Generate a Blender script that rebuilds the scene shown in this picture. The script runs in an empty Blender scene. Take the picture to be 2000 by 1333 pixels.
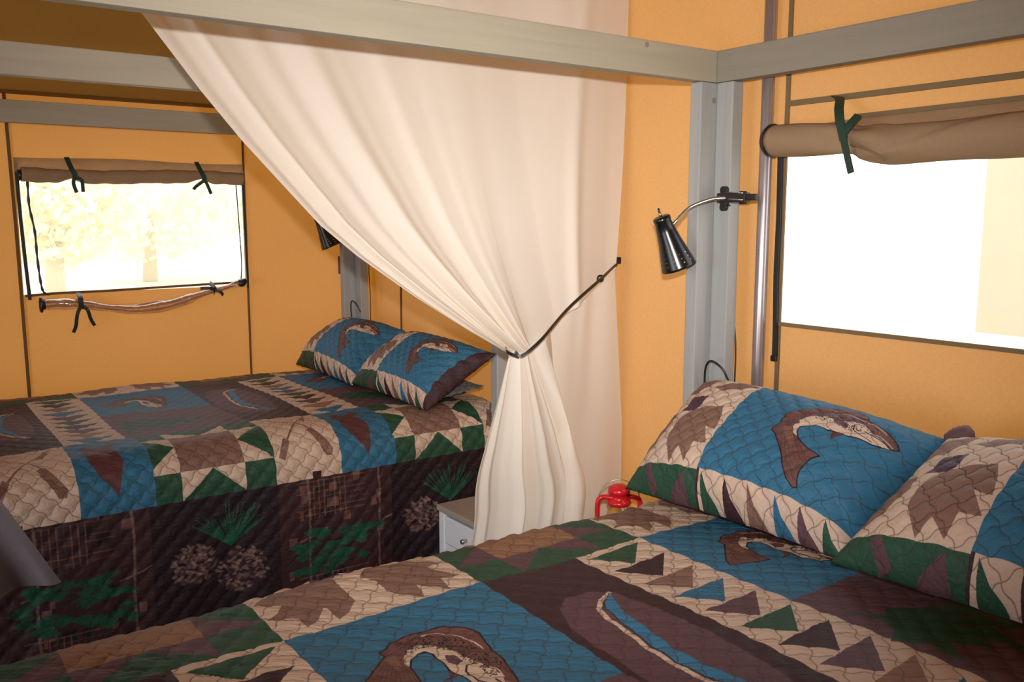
import bpy, bmesh, math, random
import numpy as np
from mathutils import Vector, Matrix

scene = bpy.context.scene
C = scene.collection
random.seed(7)
rng = np.random.default_rng(7)
PI = math.pi

# ------------------------------------------------------------------ camera
F_PX, HOR = 1750.0, 427.0
pitch = math.atan2(666.5 - HOR, F_PX)
yaw = math.atan2(1270.0, math.hypot(F_PX, 666.5 - HOR))
sy, cy = math.sin(yaw), math.cos(yaw)
fwd = Vector((sy * math.cos(pitch), cy * math.cos(pitch), -math.sin(pitch)))
upv = Vector((sy * math.sin(pitch), cy * math.sin(pitch), math.cos(pitch)))
rgt = Vector((cy, -sy, 0))
cam_d = bpy.data.cameras.new('camera')
cam_d.sensor_width = 36.0
cam_d.lens = F_PX / 2000.0 * 36.0
cam_d.clip_start = 0.02
cam = bpy.data.objects.new('camera', cam_d)
m = Matrix((rgt, upv, -fwd)).transposed().to_4x4()
m.translation = Vector((0, 0, 1.45))
cam.matrix_world = m
C.objects.link(cam)
scene.camera = cam

# ------------------------------------------------------------------ sky and lights
world = bpy.data.worlds.new('sky')
scene.world = world
world.use_nodes = True
wn = world.node_tree.nodes
bg = wn['Background']
bg.inputs['Color'].default_value = (0.93, 0.97, 1.0, 1)
bg.inputs['Strength'].default_value = 4.4


def area_light(name, loc, target, size, size_y, power, color, shape='RECTANGLE', spread=PI):
    l = bpy.data.lights.new(name, 'AREA')
    l.shape = shape
    l.size = size
    if shape == 'RECTANGLE':
        l.size_y = size_y
    l.energy = power
    l.color = color
    l.spread = spread
    o = bpy.data.objects.new(name, l)
    o.location = loc
    d = Vector(target) - Vector(loc)
    o.rotation_euler = d.to_track_quat('-Z', 'Y').to_euler()
    C.objects.link(o)
    return o


# small flash on top of the camera, and daylight coming in at the open tent door
area_light('camera_flash', (0.0, 0.0, 1.57), (0.75, 1.05, 1.50), 0.05, 0.03, 16.5, (1.0, 0.96, 0.92), spread=math.radians(72))
area_light('door_daylight', (-2.52, 1.1, 1.15), (1.6, 1.9, 1.05), 1.7, 1.7, 58.0, (0.80, 0.88, 1.0))

scene.view_settings.view_transform = 'Standard'
scene.view_settings.look = 'None'
scene.view_settings.exposure = -0.46
scene.view_settings.gamma = 1.0
scene.view_settings.use_curve_mapping = False


# ------------------------------------------------------------------ materials
def s2l(c):
    return tuple(((x / 12.92) if x <= 0.04045 else ((x + 0.055) / 1.055) ** 2.4) for x in c)


def rgb(r, g, b):
    return s2l((r / 255, g / 255, b / 255)) + (1.0,)


def new_mat(name):
    mt = bpy.data.materials.new(name)
    mt.use_nodes = True
    nt = mt.node_tree
    for n in list(nt.nodes):
        nt.nodes.remove(n)
    out = nt.nodes.new('ShaderNodeOutputMaterial')
    return mt, nt, out


def N(nt, kind, **kw):
    n = nt.nodes.new(kind)
    for k, v in kw.items():
        if k in n.inputs:
            n.inputs[k].default_value = v
        else:
            setattr(n, k, v)
    return n


def ramp_mix(nt, fac, c1, c2):
    mx = N(nt, 'ShaderNodeMix', data_type='RGBA')
    nt.links.new(fac, mx.inputs[0])
    mx.inputs[6].default_value = c1
    mx.inputs[7].default_value = c2
    return mx.outputs[2]


def canvas_mat(name, refl, trans, fac=0.5, weave=1.0):
    """woven tent canvas: part of the light is reflected, part shines through"""
    mt, nt, out = new_mat(name)
    tc = N(nt, 'ShaderNodeTexCoord')
    n1 = N(nt, 'ShaderNodeTexNoise', Scale=2.5, Detail=4.0)
    n2 = N(nt, 'ShaderNodeTexNoise', Scale=130.0, Detail=2.0)
    nt.links.new(tc.outputs['Object'], n1.inputs['Vector'])
    nt.links.new(tc.outputs['Object'], n2.inputs['Vector'])
    add = N(nt, 'ShaderNodeMath', operation='MULTIPLY_ADD')
    nt.links.new(n2.outputs[0], add.inputs[0])
    add.inputs[1].default_value = 0.7
    mul = N(nt, 'ShaderNodeMath', operation='MULTIPLY')
    nt.links.new(n1.outputs[0], mul.inputs[0])
    mul.inputs[1].default_value = 0.4
    nt.links.new(mul.outputs[0], add.inputs[2])
    dk = lambda c, k: (c[0] * k, c[1] * k, c[2] * k, 1)
    cr = ramp_mix(nt, add.outputs[0], dk(refl, 0.88), dk(refl, 1.10))
    ct = ramp_mix(nt, add.outputs[0], dk(trans, 0.85), dk(trans, 1.12))
    d = N(nt, 'ShaderNodeBsdfDiffuse')
    t = N(nt, 'ShaderNodeBsdfTranslucent')
    nt.links.new(cr, d.inputs[0])
    nt.links.new(ct, t.inputs[0])
    # weave threads: two fine waves as bump
    bp = N(nt, 'ShaderNodeBump', Strength=0.25 * weave, Distance=0.002)
    nt.links.new(n2.outputs[0], bp.inputs['Height'])
    nt.links.new(bp.outputs[0], d.inputs['Normal'])
    nb = N(nt, 'ShaderNodeMixShader')
    nb.inputs[0].default_value = fac
    nt.links.new(d.outputs[0], nb.inputs[1])
    nt.links.new(t.outputs[0], nb.inputs[2])
    nt.links.new(nb.outputs[0], out.inputs[0])
    return mt


def solid(name, col, rough=0.6, metal=0.0, noise=0.0, scale=40.0, bump=0.0, stretch=None, spec=0.5):
    mt, nt, out = new_mat(name)
    p = N(nt, 'ShaderNodeBsdfPrincipled')
    p.inputs['Roughness'].default_value = rough
    p.inputs['Metallic'].default_value = metal
    p.inputs['Specular IOR Level'].default_value = spec
    tc = N(nt, 'ShaderNodeTexCoord')
    mp = N(nt, 'ShaderNodeMapping')
    if stretch:
        mp.inputs['Scale'].default_value = stretch
    nt.links.new(tc.outputs['Object'], mp.inputs['Vector'])
    n = N(nt, 'ShaderNodeTexNoise', Scale=scale, Detail=5.0, Roughness=0.6)
    nt.links.new(mp.outputs[0], n.inputs['Vector'])
    k = noise
    c = ramp_mix(nt, n.outputs[0], tuple(x * (1 - k) for x in col[:3]) + (1,), tuple(min(1, x * (1 + k)) for x in col[:3]) + (1,))
    nt.links.new(c, p.inputs['Base Color'])
    if bump:
        b = N(nt, 'ShaderNodeBump', Strength=bump, Distance=0.003)
        nt.links.new(n.outputs[0], b.inputs['Height'])
        nt.links.new(b.outputs[0], p.inputs['Normal'])
    nt.links.new(p.outputs[0], out.inputs[0])
    return mt


def wood_mat(name, col, stretch):
    """thin grey paint over long wood grain with a few knots"""
    mt, nt, out = new_mat(name)
    p = N(nt, 'ShaderNodeBsdfPrincipled', Roughness=0.62)
    tc = N(nt, 'ShaderNodeTexCoord')
    mp = N(nt, 'ShaderNodeMapping')
    mp.inputs['Scale'].default_value = stretch
    nt.links.new(tc.outputs['Object'], mp.inputs['Vector'])
    n = N(nt, 'ShaderNodeTexNoise', Scale=14.0, Detail=7.0, Roughness=0.65, Distortion=0.6)
    nt.links.new(mp.outputs[0], n.inputs['Vector'])
    v = N(nt, 'ShaderNodeTexVoronoi', Scale=5.5)
    nt.links.new(tc.outputs['Object'], v.inputs['Vector'])
    lt = N(nt, 'ShaderNodeMath', operation='LESS_THAN')
    nt.links.new(v.outputs['Distance'], lt.inputs[0])
    lt.inputs[1].default_value = 0.045
    base = ramp_mix(nt, n.outputs[0], tuple(x * 0.80 for x in col[:3]) + (1,), tuple(min(1, x * 1.16) for x in col[:3]) + (1,))
    mx = N(nt, 'ShaderNodeMix', data_type='RGBA')
    nt.links.new(lt.outputs[0], mx.inputs[0])
    nt.links.new(base, mx.inputs[6])
    mx.inputs[7].default_value = tuple(x * 0.62 for x in col[:3]) + (1,)
    nt.links.new(mx.outputs[2], p.inputs['Base Color'])
    b = N(nt, 'ShaderNodeBump', Strength=0.35, Distance=0.002)
    nt.links.new(n.outputs[0], b.inputs['Height'])
    nt.links.new(b.outputs[0], p.inputs['Normal'])
    nt.links.new(p.outputs[0], out.inputs[0])
    return mt


def sheer_mat(name, col, tcol, clear, fac=0.5):
    mt, nt, out = new_mat(name)
    tc = N(nt, 'ShaderNodeTexCoord')
    n2 = N(nt, 'ShaderNodeTexNoise', Scale=260.0, Detail=2.0)
    nt.links.new(tc.outputs['Object'], n2.inputs['Vector'])
    c = ramp_mix(nt, n2.outputs[0], tuple(x * 0.95 for x in col[:3]) + (1,), tuple(min(1, x * 1.05) for x in col[:3]) + (1,))
    d = N(nt, 'ShaderNodeBsdfDiffuse')
    nt.links.new(c, d.inputs[0])
    t = N(nt, 'ShaderNodeBsdfTranslucent', Color=tcol)
    tr = N(nt, 'ShaderNodeBsdfTransparent')
    m1 = N(nt, 'ShaderNodeMixShader')
    m1.inputs[0].default_value = fac
    nt.links.new(d.outputs[0], m1.inputs[1])
    nt.links.new(t.outputs[0], m1.inputs[2])
    m2 = N(nt, 'ShaderNodeMixShader')
    m2.inputs[0].default_value = clear
    nt.links.new(m1.outputs[0], m2.inputs[1])
    nt.links.new(tr.outputs[0], m2.inputs[2])
    nt.links.new(m2.outputs[0], out.inputs[0])
    return mt


M = {}
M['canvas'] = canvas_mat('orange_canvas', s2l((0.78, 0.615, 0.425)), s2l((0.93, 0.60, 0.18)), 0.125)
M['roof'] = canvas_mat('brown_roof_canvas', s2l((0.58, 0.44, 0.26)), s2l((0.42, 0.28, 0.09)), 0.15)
M['flap'] = canvas_mat('brown_flap_canvas', s2l((0.62, 0.52, 0.41)), s2l((0.60, 0.44, 0.28)), 0.25)
M['seam'] = solid('seam_tape', rgb(112, 92, 62), 0.8, noise=0.12)
M['seam_far'] = solid('brown_seam_tape', rgb(104, 72, 36), 0.8, noise=0.12)
M['zip'] = solid('black_zip', rgb(26, 26, 26), 0.55, noise=0.2, scale=200, bump=0.3)
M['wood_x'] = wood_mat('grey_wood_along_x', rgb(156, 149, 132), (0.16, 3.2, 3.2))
M['wood_y'] = wood_mat('shaded_wood_along_y', rgb(132, 125, 111), (3.2, 0.16, 3.2))  # same frame paint, darkened to imitate the weaker light on the cross beams
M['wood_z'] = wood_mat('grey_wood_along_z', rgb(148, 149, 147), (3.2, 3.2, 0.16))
M['steel'] = solid('brushed_steel', rgb(176, 168, 172), 0.30, 0.75, 0.06, 8, stretch=(1, 1, 0.05))
M['nickel'] = solid('satin_nickel', rgb(176, 168, 152), 0.28, 0.9, 0.05)
M['black'] = solid('black_enamel', rgb(15, 15, 17), 0.24, 0.0, 0.08)
M['blackp'] = solid('black_plastic', rgb(16, 17, 20), 0.4, 0.0, 0.1)
M['green'] = solid('dark_green_webbing', rgb(22, 50, 36), 0.7, 0, 0.25, 300, 0.4)
M['curtain'] = sheer_mat('cream_curtain', rgb(246, 240, 230), rgb(252, 244, 228), 0.05, 0.40)
M['screen'] = sheer_mat('mesh_screen', rgb(150, 150, 145), rgb(235, 235, 225), 0.80, 0.7)
M['floor'] = wood_mat('plank_floor', rgb(96, 78, 60), (0.2, 3, 3))
M['white_wood'] = solid('painted_white_wood', rgb(206, 208, 214), 0.45, 0, 0.03, 20, 0.05)
M['grey_top'] = solid('grey_brown_table_top', rgb(150, 140, 132), 0.5, 0, 0.1, 30, stretch=(0.2, 3, 3))
M['shelfgrey'] = solid('grey_cabinet_inside', rgb(120, 120, 122), 0.7, 0, 0.05)  # plain grey for the nightstand shelf
M['red'] = solid('red_enamel', rgb(196, 24, 34), 0.26, 0.0, 0.05)
M['glass'] = new_mat('glass')[0]
nt = M['glass'].node_tree
g = N(nt, 'ShaderNodeBsdfGlass', Roughness=0.02, IOR=1.3)
nt.links.new(g.outputs[0], nt.nodes['Material Output'].inputs[0])
M['mattress'] = solid('white_ticking', rgb(205, 200, 190), 0.8, 0, 0.05)
M['slate'] = solid('grey_sheet', rgb(88, 92, 90), 0.7, 0, 0.08, 60, 0.2)
M['ground'] = solid('pale_gravel', rgb(214, 200, 170), 0.9, 0, 0.2, 3)
M['bark'] = solid('bark', rgb(205, 190, 160), 0.9, 0, 0.1, 12, 0.5)  # bark paled as well, outdoor glare put into its colour
M['leaf'] = sheer_mat('overexposed_leaves', rgb(244, 240, 220), rgb(244, 240, 214), 0.0, 0.5)  # leaves near white, overexposed daylight painted into their colour
M['tentwall'] = solid('cream_tent_canvas', rgb(196, 184, 158), 0.85, 0, 0.06, 6)


def satin_mat():
    mt, nt, out = new_mat('grey_satin')
    p = N(nt, 'ShaderNodeBsdfPrincipled', Roughness=0.3)
    p.inputs['Anisotropic'].default_value = 0.4
    p.inputs['Sheen Weight'].default_value = 0.25
    tc = N(nt, 'ShaderNodeTexCoord')
    w = N(nt, 'ShaderNodeTexNoise', Scale=90.0, Detail=3.0)
    nt.links.new(tc.outputs['Object'], w.inputs['Vector'])
    c = ramp_mix(nt, w.outputs[0], rgb(84, 79, 84), rgb(98, 93, 98))
    nt.links.new(c, p.inputs['Base Color'])
    nt.links.new(p.outputs[0], out.inputs[0])
    return mt


M['satin'] = satin_mat()


def vinyl_mat():
    mt, nt, out = new_mat('clear_vinyl')
    gl = N(nt, 'ShaderNodeBsdfGlossy', Roughness=0.12)
    gl.inputs[0].default_value = (0.95, 0.9, 0.85, 1)
    tr = N(nt, 'ShaderNodeBsdfTransparent')
    tr.inputs[0].default_value = (0.86, 0.76, 0.68, 1)
    df = N(nt, 'ShaderNodeBsdfDiffuse')
    df.inputs[0].default_value = rgb(176, 140, 112)
    tc = N(nt, 'ShaderNodeTexCoord')
    n = N(nt, 'ShaderNodeTexNoise', Scale=24.0, Detail=3.0)
    nt.links.new(tc.outputs['Object'], n.inputs['Vector'])
    b = N(nt, 'ShaderNodeBump', Strength=0.6, Distance=0.01)
    nt.links.new(n.outputs[0], b.inputs['Height'])
    nt.links.new(b.outputs[0], gl.inputs['Normal'])
    m1 = N(nt, 'ShaderNodeMixShader')
    m1.inputs[0].default_value = 0.22
    nt.links.new(tr.outputs[0], m1.inputs[1])
    nt.links.new(df.outputs[0], m1.inputs[2])
    m2 = N(nt, 'ShaderNodeMixShader')
    m2.inputs[0].default_value = 0.22
    nt.links.new(m1.outputs[0], m2.inputs[1])
    nt.links.new(gl.outputs[0], m2.inputs[2])
    nt.links.new(m2.outputs[0], out.inputs[0])
    return mt


M['vinyl'] = vinyl_mat()

# ------------------------------------------------------------------ printed cloth, rasterised in code
PAL = {k: np.array(v, np.float32) / 255 for k, v in dict(
    beige=(182, 158, 140), leaf=(116, 88, 76), blue=(44, 94, 122), dplum=(52, 31, 35), plum=(84, 58, 64),
    green=(36, 68, 50), tan=(128, 92, 68), brown=(94, 62, 58), dark=(34, 21, 27), needle=(22, 74, 54),
    cone=(128, 104, 92), birch=(124, 100, 88), mleaf=(82, 48, 48), pink=(176, 146, 138), sky=(48, 104, 138),
    dpurple=(66, 44, 60)).items()}


class Cloth:
    def __init__(s, x0, y0, w, h, res, base):
        s.x0, s.y0, s.res = x0, y0, res
        s.W, s.H = int(round(w * res)), int(round(h * res))
        s.a = np.empty((s.H, s.W, 3), np.float32)
        s.a[:] = PAL[base]

    def box(s, x0, x1, y0, y1):
        f = lambda v, o, n: int(min(max(round((v - o) * s.res), 0), n))
        return f(x0, s.x0, s.W), f(x1, s.x0, s.W), f(y0, s.y0, s.H), f(y1, s.y0, s.H)

    def rect(s, x0, x1, y0, y1, col):
        a, b, c, d = s.box(x0, x1, y0, y1)
        s.a[c:d, a:b] = PAL[col]

    def poly(s, pts, col, alpha=1.0):
        P = np.array(pts, np.float64)
        a, b, c, d = s.box(P[:, 0].min() - 0.002, P[:, 0].max() + 0.002, P[:, 1].min() - 0.002, P[:, 1].max() + 0.002)
        if b <= a or d <= c:
            return
        X = s.x0 + (np.arange(a, b) + 0.5) / s.res
        Y = (s.y0 + (np.arange(c, d) + 0.5) / s.res)[:, None]
        ins = np.zeros((d - c, b - a), bool)
        n = len(P)
        for i in range(n):
            x1, y1 = P[i]
            x2, y2 = P[(i + 1) % n]
            if y1 == y2:
                continue
            cond = (Y > min(y1, y2)) & (Y <= max(y1, y2))
            xi = x1 + (Y - y1) * (x2 - x1) / (y2 - y1)
            ins ^= cond & (X[None, :] < xi)
        reg = s.a[c:d, a:b]
        cc = PAL[col] if isinstance(col, str) else col
        reg[ins] = reg[ins] * (1 - alpha) + cc * alpha

    def line(s, pts, wd, col, alpha=1.0):
        for (x1, y1), (x2, y2) in zip(pts[:-1], pts[1:]):
            dx, dy = x2 - x1, y2 - y1
            L = math.hypot(dx, dy)
            if L < 1e-6:
                continue
            nx, ny = -dy / L * wd / 2, dx / L * wd / 2
            ex, ey = dx / L * wd * 0.3, dy / L * wd * 0.3
            s.poly([(x1 + nx - ex, y1 + ny - ey), (x2 + nx + ex, y2 + ny + ey), (x2 - nx + ex, y2 - ny + ey), (x1 - nx - ex, y1 - ny - ey)], col, alpha)

    def dot(s, x, y, rx, ry, col, alpha=1.0, ang=0.0):
        ca, sa = math.cos(ang), math.sin(ang)
        s.poly([(x + rx * math.cos(t) * ca - ry * math.sin(t) * sa, y + rx * math.cos(t) * sa + ry * math.sin(t) * ca)
                for t in np.linspace(0, 2 * PI, 9)[:-1]], col, alpha)

    def image(s, name):
        im = bpy.data.images.new(name, s.W, s.H, alpha=False)
        buf = np.ones((s.H, s.W, 4), np.float32)
        buf[..., :3] = np.clip(s.a, 0, 1)
        im.pixels.foreach_set(buf.ravel())
        im.update()
        im.pack()
        return im


CELL = 0.041
FISH = [(0.843, 0.877), (0.801, 0.844), (0.769, 0.831), (0.716, 0.817), (0.646, 0.798), (0.58, 0.788), (0.536, 0.779), (0.498, 0.782), (0.439, 0.772), (0.4, 0.757), (0.38, 0.736), (0.392, 0.686), (0.424, 0.645), (0.471, 0.612), (0.534, 0.587), (0.612, 0.575), (0.583, 0.532), (0.561, 0.469), (0.558, 0.406), (0.564, 0.348), (0.573, 0.3), (0.544, 0.293), (0.494, 0.329), (0.445, 0.394), (0.395, 0.479), (0.34, 0.546), (0.288, 0.598), (0.257, 0.632), (0.208, 0.659), (0.224, 0.703), (0.222, 0.74), (0.217, 0.813), (0.235, 0.866), (0.276, 0.898), (0.323, 0.914), (0.338, 0.955), (0.408, 0.986), (0.464, 1.0), (0.54, 0.991), (0.614, 0.995), (0.698, 0.991), (0.772, 0.977), (0.843, 0.94), (0.863, 0.916), (0.844, 0.889)]
BELLY = [(0.843, 0.877), (0.769, 0.831), (0.646, 0.798), (0.498, 0.782), (0.4, 0.757), (0.38, 0.736), (0.392, 0.686), (0.433, 0.64), (0.373, 0.669), (0.337, 0.719), (0.335, 0.782), (0.362, 0.828), (0.411, 0.864), (0.466, 0.883), (0.528, 0.88), (0.589, 0.919), (0.64, 0.946), (0.69, 0.931), (0.736, 0.899), (0.79, 0.896)]


def fish(cv, tf, k):
    """leaping trout seen from the side; tf maps block coordinates to cloth metres"""
    body = tf(FISH)
    dors = [(0.40, 0.97), (0.42, 1.03), (0.50, 1.05), (0.60, 1.04), (0.66, 0.98)]
    cv.poly(tf(dors), 'brown')
    cv.line(tf(dors), 0.003 * k, 'dark')
    cv.poly(tf([(0.571, 0.787), (0.65, 0.80), (0.593, 0.717)]), 'mleaf')
    cv.poly(body, 'brown')
    cv.poly(tf(BELLY), 'beige')
    r = random.Random(5)
    for _ in range(170):
        u = r.uniform(0.33, 0.74)
        v = 0.87 + 0.10 * r.random() - 0.35 * abs(u - 0.55) ** 2
        (x, y), = tf([(u, v)])
        cv.dot(x, y, 0.0021 * k, 0.0017 * k, 'dark', 0.75)
    for _ in range(70):
        u = r.uniform(0.40, 0.68)
        v = r.uniform(0.84, 0.89)
        (x, y), = tf([(u, v)])
        cv.dot(x, y, 0.0017 * k, 0.0015 * k, 'dark', 0.85)
    for q in range(6):
        cv.line(tf([(0.30 + q * 0.02, 0.66), (0.42 + q * 0.025, 0.42 + q * 0.02), (0.52 + q * 0.01, 0.33 + q * 0.04)]), 0.0012 * k, 'dark', 0.5)
    cv.poly(tf([(0.25, 0.72), (0.33, 0.73), (0.43, 0.58), (0.40, 0.57)]), 'tan', 0.5)
    cv.poly(tf([(0.225, 0.66), (0.36, 0.76), (0.34, 0.79), (0.24, 0.74)]), 'plum')
    cv.poly(tf([(0.503, 0.897), (0.54, 0.91), (0.609, 0.884), (0.616, 0.853), (0.568, 0.843), (0.524, 0.861)]), 'plum')
    cv.line(tf([(0.646, 0.925), (0.631, 0.901), (0.654, 0.859), (0.704, 0.846), (0.764, 0.845)]), 0.0024 * k, 'dark')
    cv.line(tf([(0.50, 0.968), (0.60, 0.976), (0.70, 0.976), (0.77, 0.96)]), 0.0024 * k, 'pink')
    cv.line(tf([(0.72, 0.905), (0.77, 0.915), (0.84, 0.90)]), 0.0034 * k, 'pink')
    cv.line(tf([(0.70, 0.895), (0.75, 0.89), (0.83, 0.89)]), 0.0034 * k, 'dark')
    (x, y), = tf([(0.735, 0.94)])
    cv.dot(x, y, 0.005 * k, 0.0035 * k, 'tan')
    cv.dot(x, y, 0.002 * k, 0.002 * k, 'dark')
    cv.line(body + body[:1], 0.0032 * k, 'dark')


BF = [(.13, .50), (.237, .60), (.287, .642), (.285, .69), (.32, .70), (.361, .735), (.416, .745), (.495, .75), (.55, .745), (.62, .73), (.67, .69), (.715, .63), (.716, .587), (.695, .517), (.685, .447), (.675, .356), (.655, .278), (.63, .20), (.60, .14), (.565, .13), (.545, .17), (.50, .20), (.465, .27), (.463, .35), (.447, .405), (.458, .481), (.461, .558), (.442, .587), (.408, .587), (.361, .558), (.329, .506), (.316, .442), (.30, .36), (.22, .40), (.09, .44)]
BB = [(.329, .506), (.324, .545), (.35, .60), (.392, .645), (.445, .665), (.492, .63), (.537, .575), (.553, .494), (.568, .434), (.60, .36), (.60, .25), (.545, .17), (.50, .20), (.465, .27), (.463, .35), (.447, .405), (.458, .481), (.461, .558), (.442, .587), (.408, .587), (.361, .558)]
SPINE = [(.36, .70), (.42, .71), (.50, .70), (.57, .65), (.61, .58), (.63, .50), (.64, .42), (.645, .34), (.64, .27)]


def curled_fish(cv, x0, y0, w, h):
    tf = lambda P: [(x0 + w * a_, y0 + h * b_) for a_, b_ in P]
    cv.poly(tf([(.445, .41), (.42, .36), (.36, .33), (.455, .345)]), 'mleaf')
    cv.poly(tf(BF), 'brown')
    cv.poly(tf(BB), 'beige')
    r = random.Random(5)
    for _ in range(520):
        q = r.uniform(0, len(SPINE) - 1.01)
        i = int(q)
        f = q - i
        px = SPINE[i][0] * (1 - f) + SPINE[i + 1][0] * f
        py = SPINE[i][1] * (1 - f) + SPINE[i + 1][1] * f
        dx, dy = SPINE[i + 1][0] - SPINE[i][0], SPINE[i + 1][1] - SPINE[i][1]
        L = math.hypot(dx, dy)
        o = r.uniform(-0.015, 0.085)
        (x, y), = tf([(px + dy / L * o, py - dx / L * o)])
        cv.dot(x, y, r.uniform(0.0011, 0.0022), 0.0015, 'dark', 0.8)
    for q in range(9):
        t_ = q / 8
        cv.line(tf([(.27 + .045 * t_, .60 - .08 * t_), (.13 + .16 * t_, .455 - .08 * t_)]), 0.0012, 'dark', 0.5)
    cv.poly(tf([(.27, .62), (.33, .63), (.30, .52), (.27, .50)]), 'tan', 0.5)
    cv.line(tf([(.29, .65), (.36, .655), (.39, .65)]), 0.006, 'plum')
    cv.poly(tf([(.495, .52), (.53, .50), (.54, .45), (.50, .43), (.475, .46)]), 'plum')
    cv.line(tf([(.57, .40), (.525, .40), (.495, .36), (.50, .28), (.52, .22)]), 0.0030, 'dark')
    cv.line(tf([(.50, .715), (.56, .705), (.62, .65), (.655, .56), (.66, .48)]), 0.0034, 'pink')
    cv.line(tf([(.60, .34), (.61, .30), (.60, .25)]), 0.0030, 'pink')
    cv.line(tf([(.57, .26), (.585, .20), (.60, .155)]), 0.005, 'pink')
    cv.line(tf([(.56, .25), (.565, .19), (.59, .15)]), 0.004, 'dark')
    (x, y), = tf([(.622, .33)])
    cv.dot(x, y, 0.006, 0.005, 'tan')
    cv.dot(x, y, 0.0022, 0.0022, 'dark')
    o = tf(BF)
    cv.line(o + o[:1], 0.0032, 'dark')


def stitches_and_shade(cv):
    """brown quilting thread and painted shade of the seam valleys, along the wavy diamonds"""
    X = cv.x0 + (np.arange(cv.W, dtype=np.float32) + 0.5) / cv.res
    for r0 in range(0, cv.H, 400):
        r1 = min(cv.H, r0 + 400)
        Y = (cv.y0 + (np.arange(r0, r1, dtype=np.float32) + 0.5) / cv.res)[:, None]
        P, Q = quilt_pq(X[None, :], Y)
        dP = np.abs(P - np.round(P)) * CELL
        dQ = np.abs(Q - np.round(Q)) * CELL
        d = np.minimum(dP, dQ)
        k = np.clip(1.25 - d / 0.0014, 0, 1)[..., None] * 0.46  # thread line with soft valley shade painted around it
        cv.a[r0:r1] = cv.a[r0:r1] * (1 - k) + np.array((0.20, 0.13, 0.11), np.float32) * k


def quilt_pq(s, t):
    p = (s + t) / math.sqrt(2)
    q = (s - t) / math.sqrt(2)
    a = 0.075
    P = p / CELL + a * np.sin(2 * PI * q / CELL)
    Q = q / CELL - a * np.sin(2 * PI * p / CELL)
    return P, Q


def puff(s, t):
    P, Q = quilt_pq(s, t)
    return (np.abs(np.sin(PI * P)) * np.abs(np.sin(PI * Q))) ** 0.42


# ---- the bedspread print: s runs along the bed, t across it (0 = middle)
PER = 0.78
bs = Cloth(-0.42, -1.36, 2.30, 2.72, 1000, 'dark')
LEAF1 = [(0.534, 0.567), (0.55, 0.60), (0.60, 0.585), (0.63, 0.60), (0.655, 0.58), (0.659, 0.558), (0.654, 0.53), (0.653, 0.502), (0.652, 0.45), (0.626, 0.419), (0.6, 0.401), (0.6, 0.419), (0.601, 0.452), (0.595, 0.457), (0.571, 0.422), (0.545, 0.406), (0.545, 0.419), (0.547, 0.447), (0.532, 0.457), (0.497, 0.468), (0.524, 0.485), (0.541, 0.511), (0.515, 0.525), (0.50, 0.54)]
LEAF2 = [(0.70, 0.53), (0.73, 0.57), (0.80, 0.56), (0.84, 0.53), (0.871, 0.51), (0.83, 0.506), (0.837, 0.473), (0.863, 0.437), (0.821, 0.44), (0.814, 0.39), (0.789, 0.42), (0.77, 0.443), (0.766, 0.413), (0.758, 0.389), (0.732, 0.42), (0.714, 0.45), (0.717, 0.498)]
MAUVE = [(0.923, 0.213), (0.959, 0.241), (1.005, 0.24), (1.032, 0.225), (1.045, 0.214), (1.06, 0.12), (1.065, 0.0), (1.06, -0.12), (1.045, -0.21), (1.0, -0.24), (0.93, -0.22), (0.895, -0.15), (0.887, -0.054), (0.887, -0.009), (0.893, 0.033), (0.891, 0.084), (0.897, 0.152)]
HULL = [(1.04, 0.216), (1.006, 0.2), (0.978, 0.174), (0.966, 0.138), (0.962, 0.091), (0.953, 0.033), (0.951, -0.026), (0.952, -0.071), (0.962, -0.12), (0.985, -0.18), (1.03, -0.225)]
WATER = [(1.038, 0.213), (1.006, 0.192), (0.988, 0.167), (0.975, 0.111), (0.970, 0.078), (0.962, 0.037), (0.958, -0.024), (0.960, -0.071), (0.972, -0.12), (0.995, -0.17), (1.03, -0.215), (1.008, -0.155), (0.992, -0.10), (0.985, -0.05), (0.983, 0.005), (0.988, 0.035), (0.996, 0.081), (1.002, 0.129), (1.017, 0.17)]
TREE = [(1.311, -0.081), (1.352, -0.132), (1.383, -0.11), (1.428, -0.143), (1.479, -0.164), (1.53, -0.16), (1.50, -0.19), (1.56, -0.23), (1.50, -0.225), (1.52, -0.30), (1.462, -0.245), (1.43, -0.33), (1.398, -0.264), (1.39, -0.30), (1.347, -0.244), (1.296, -0.298), (1.309, -0.235), (1.267, -0.193), (1.315, -0.169), (1.326, -0.135)]
GEESE = ['green', 'dplum', 'leaf', 'blue', 'plum', 'green', 'dplum', 'plum', 'tan', 'blue', 'leaf']


def shift(P, d):
    return [(x + d, y) for x, y in P]


def saw_star(x0, x1, y0, y1, point, mid):
    """four by four star block: middle square, points towards the corners"""
    gx = lambda k: x0 + (x1 - x0) * k / 4
    gy = lambda k: y0 + (y1 - y0) * k / 4
    bs.rect(x0, x1, y0, y1, 'green')
    bs.rect(gx(1), gx(3), gy(1), gy(3), mid)
    for a, b, c in (((1, 1), (2, 1), (1, 0)), ((3, 1), (2, 1), (3, 0)), ((1, 3), (2, 3), (1, 4)), ((3, 3), (2, 3), (3, 4)),
                    ((1, 1), (1, 2), (0, 1)), ((1, 3), (1, 2), (0, 3)), ((3, 1), (3, 2), (4, 1)), ((3, 3), (3, 2), (4, 3))):
        bs.poly([(gx(i), gy(j)) for i, j in (a, b, c)], point)


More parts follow.
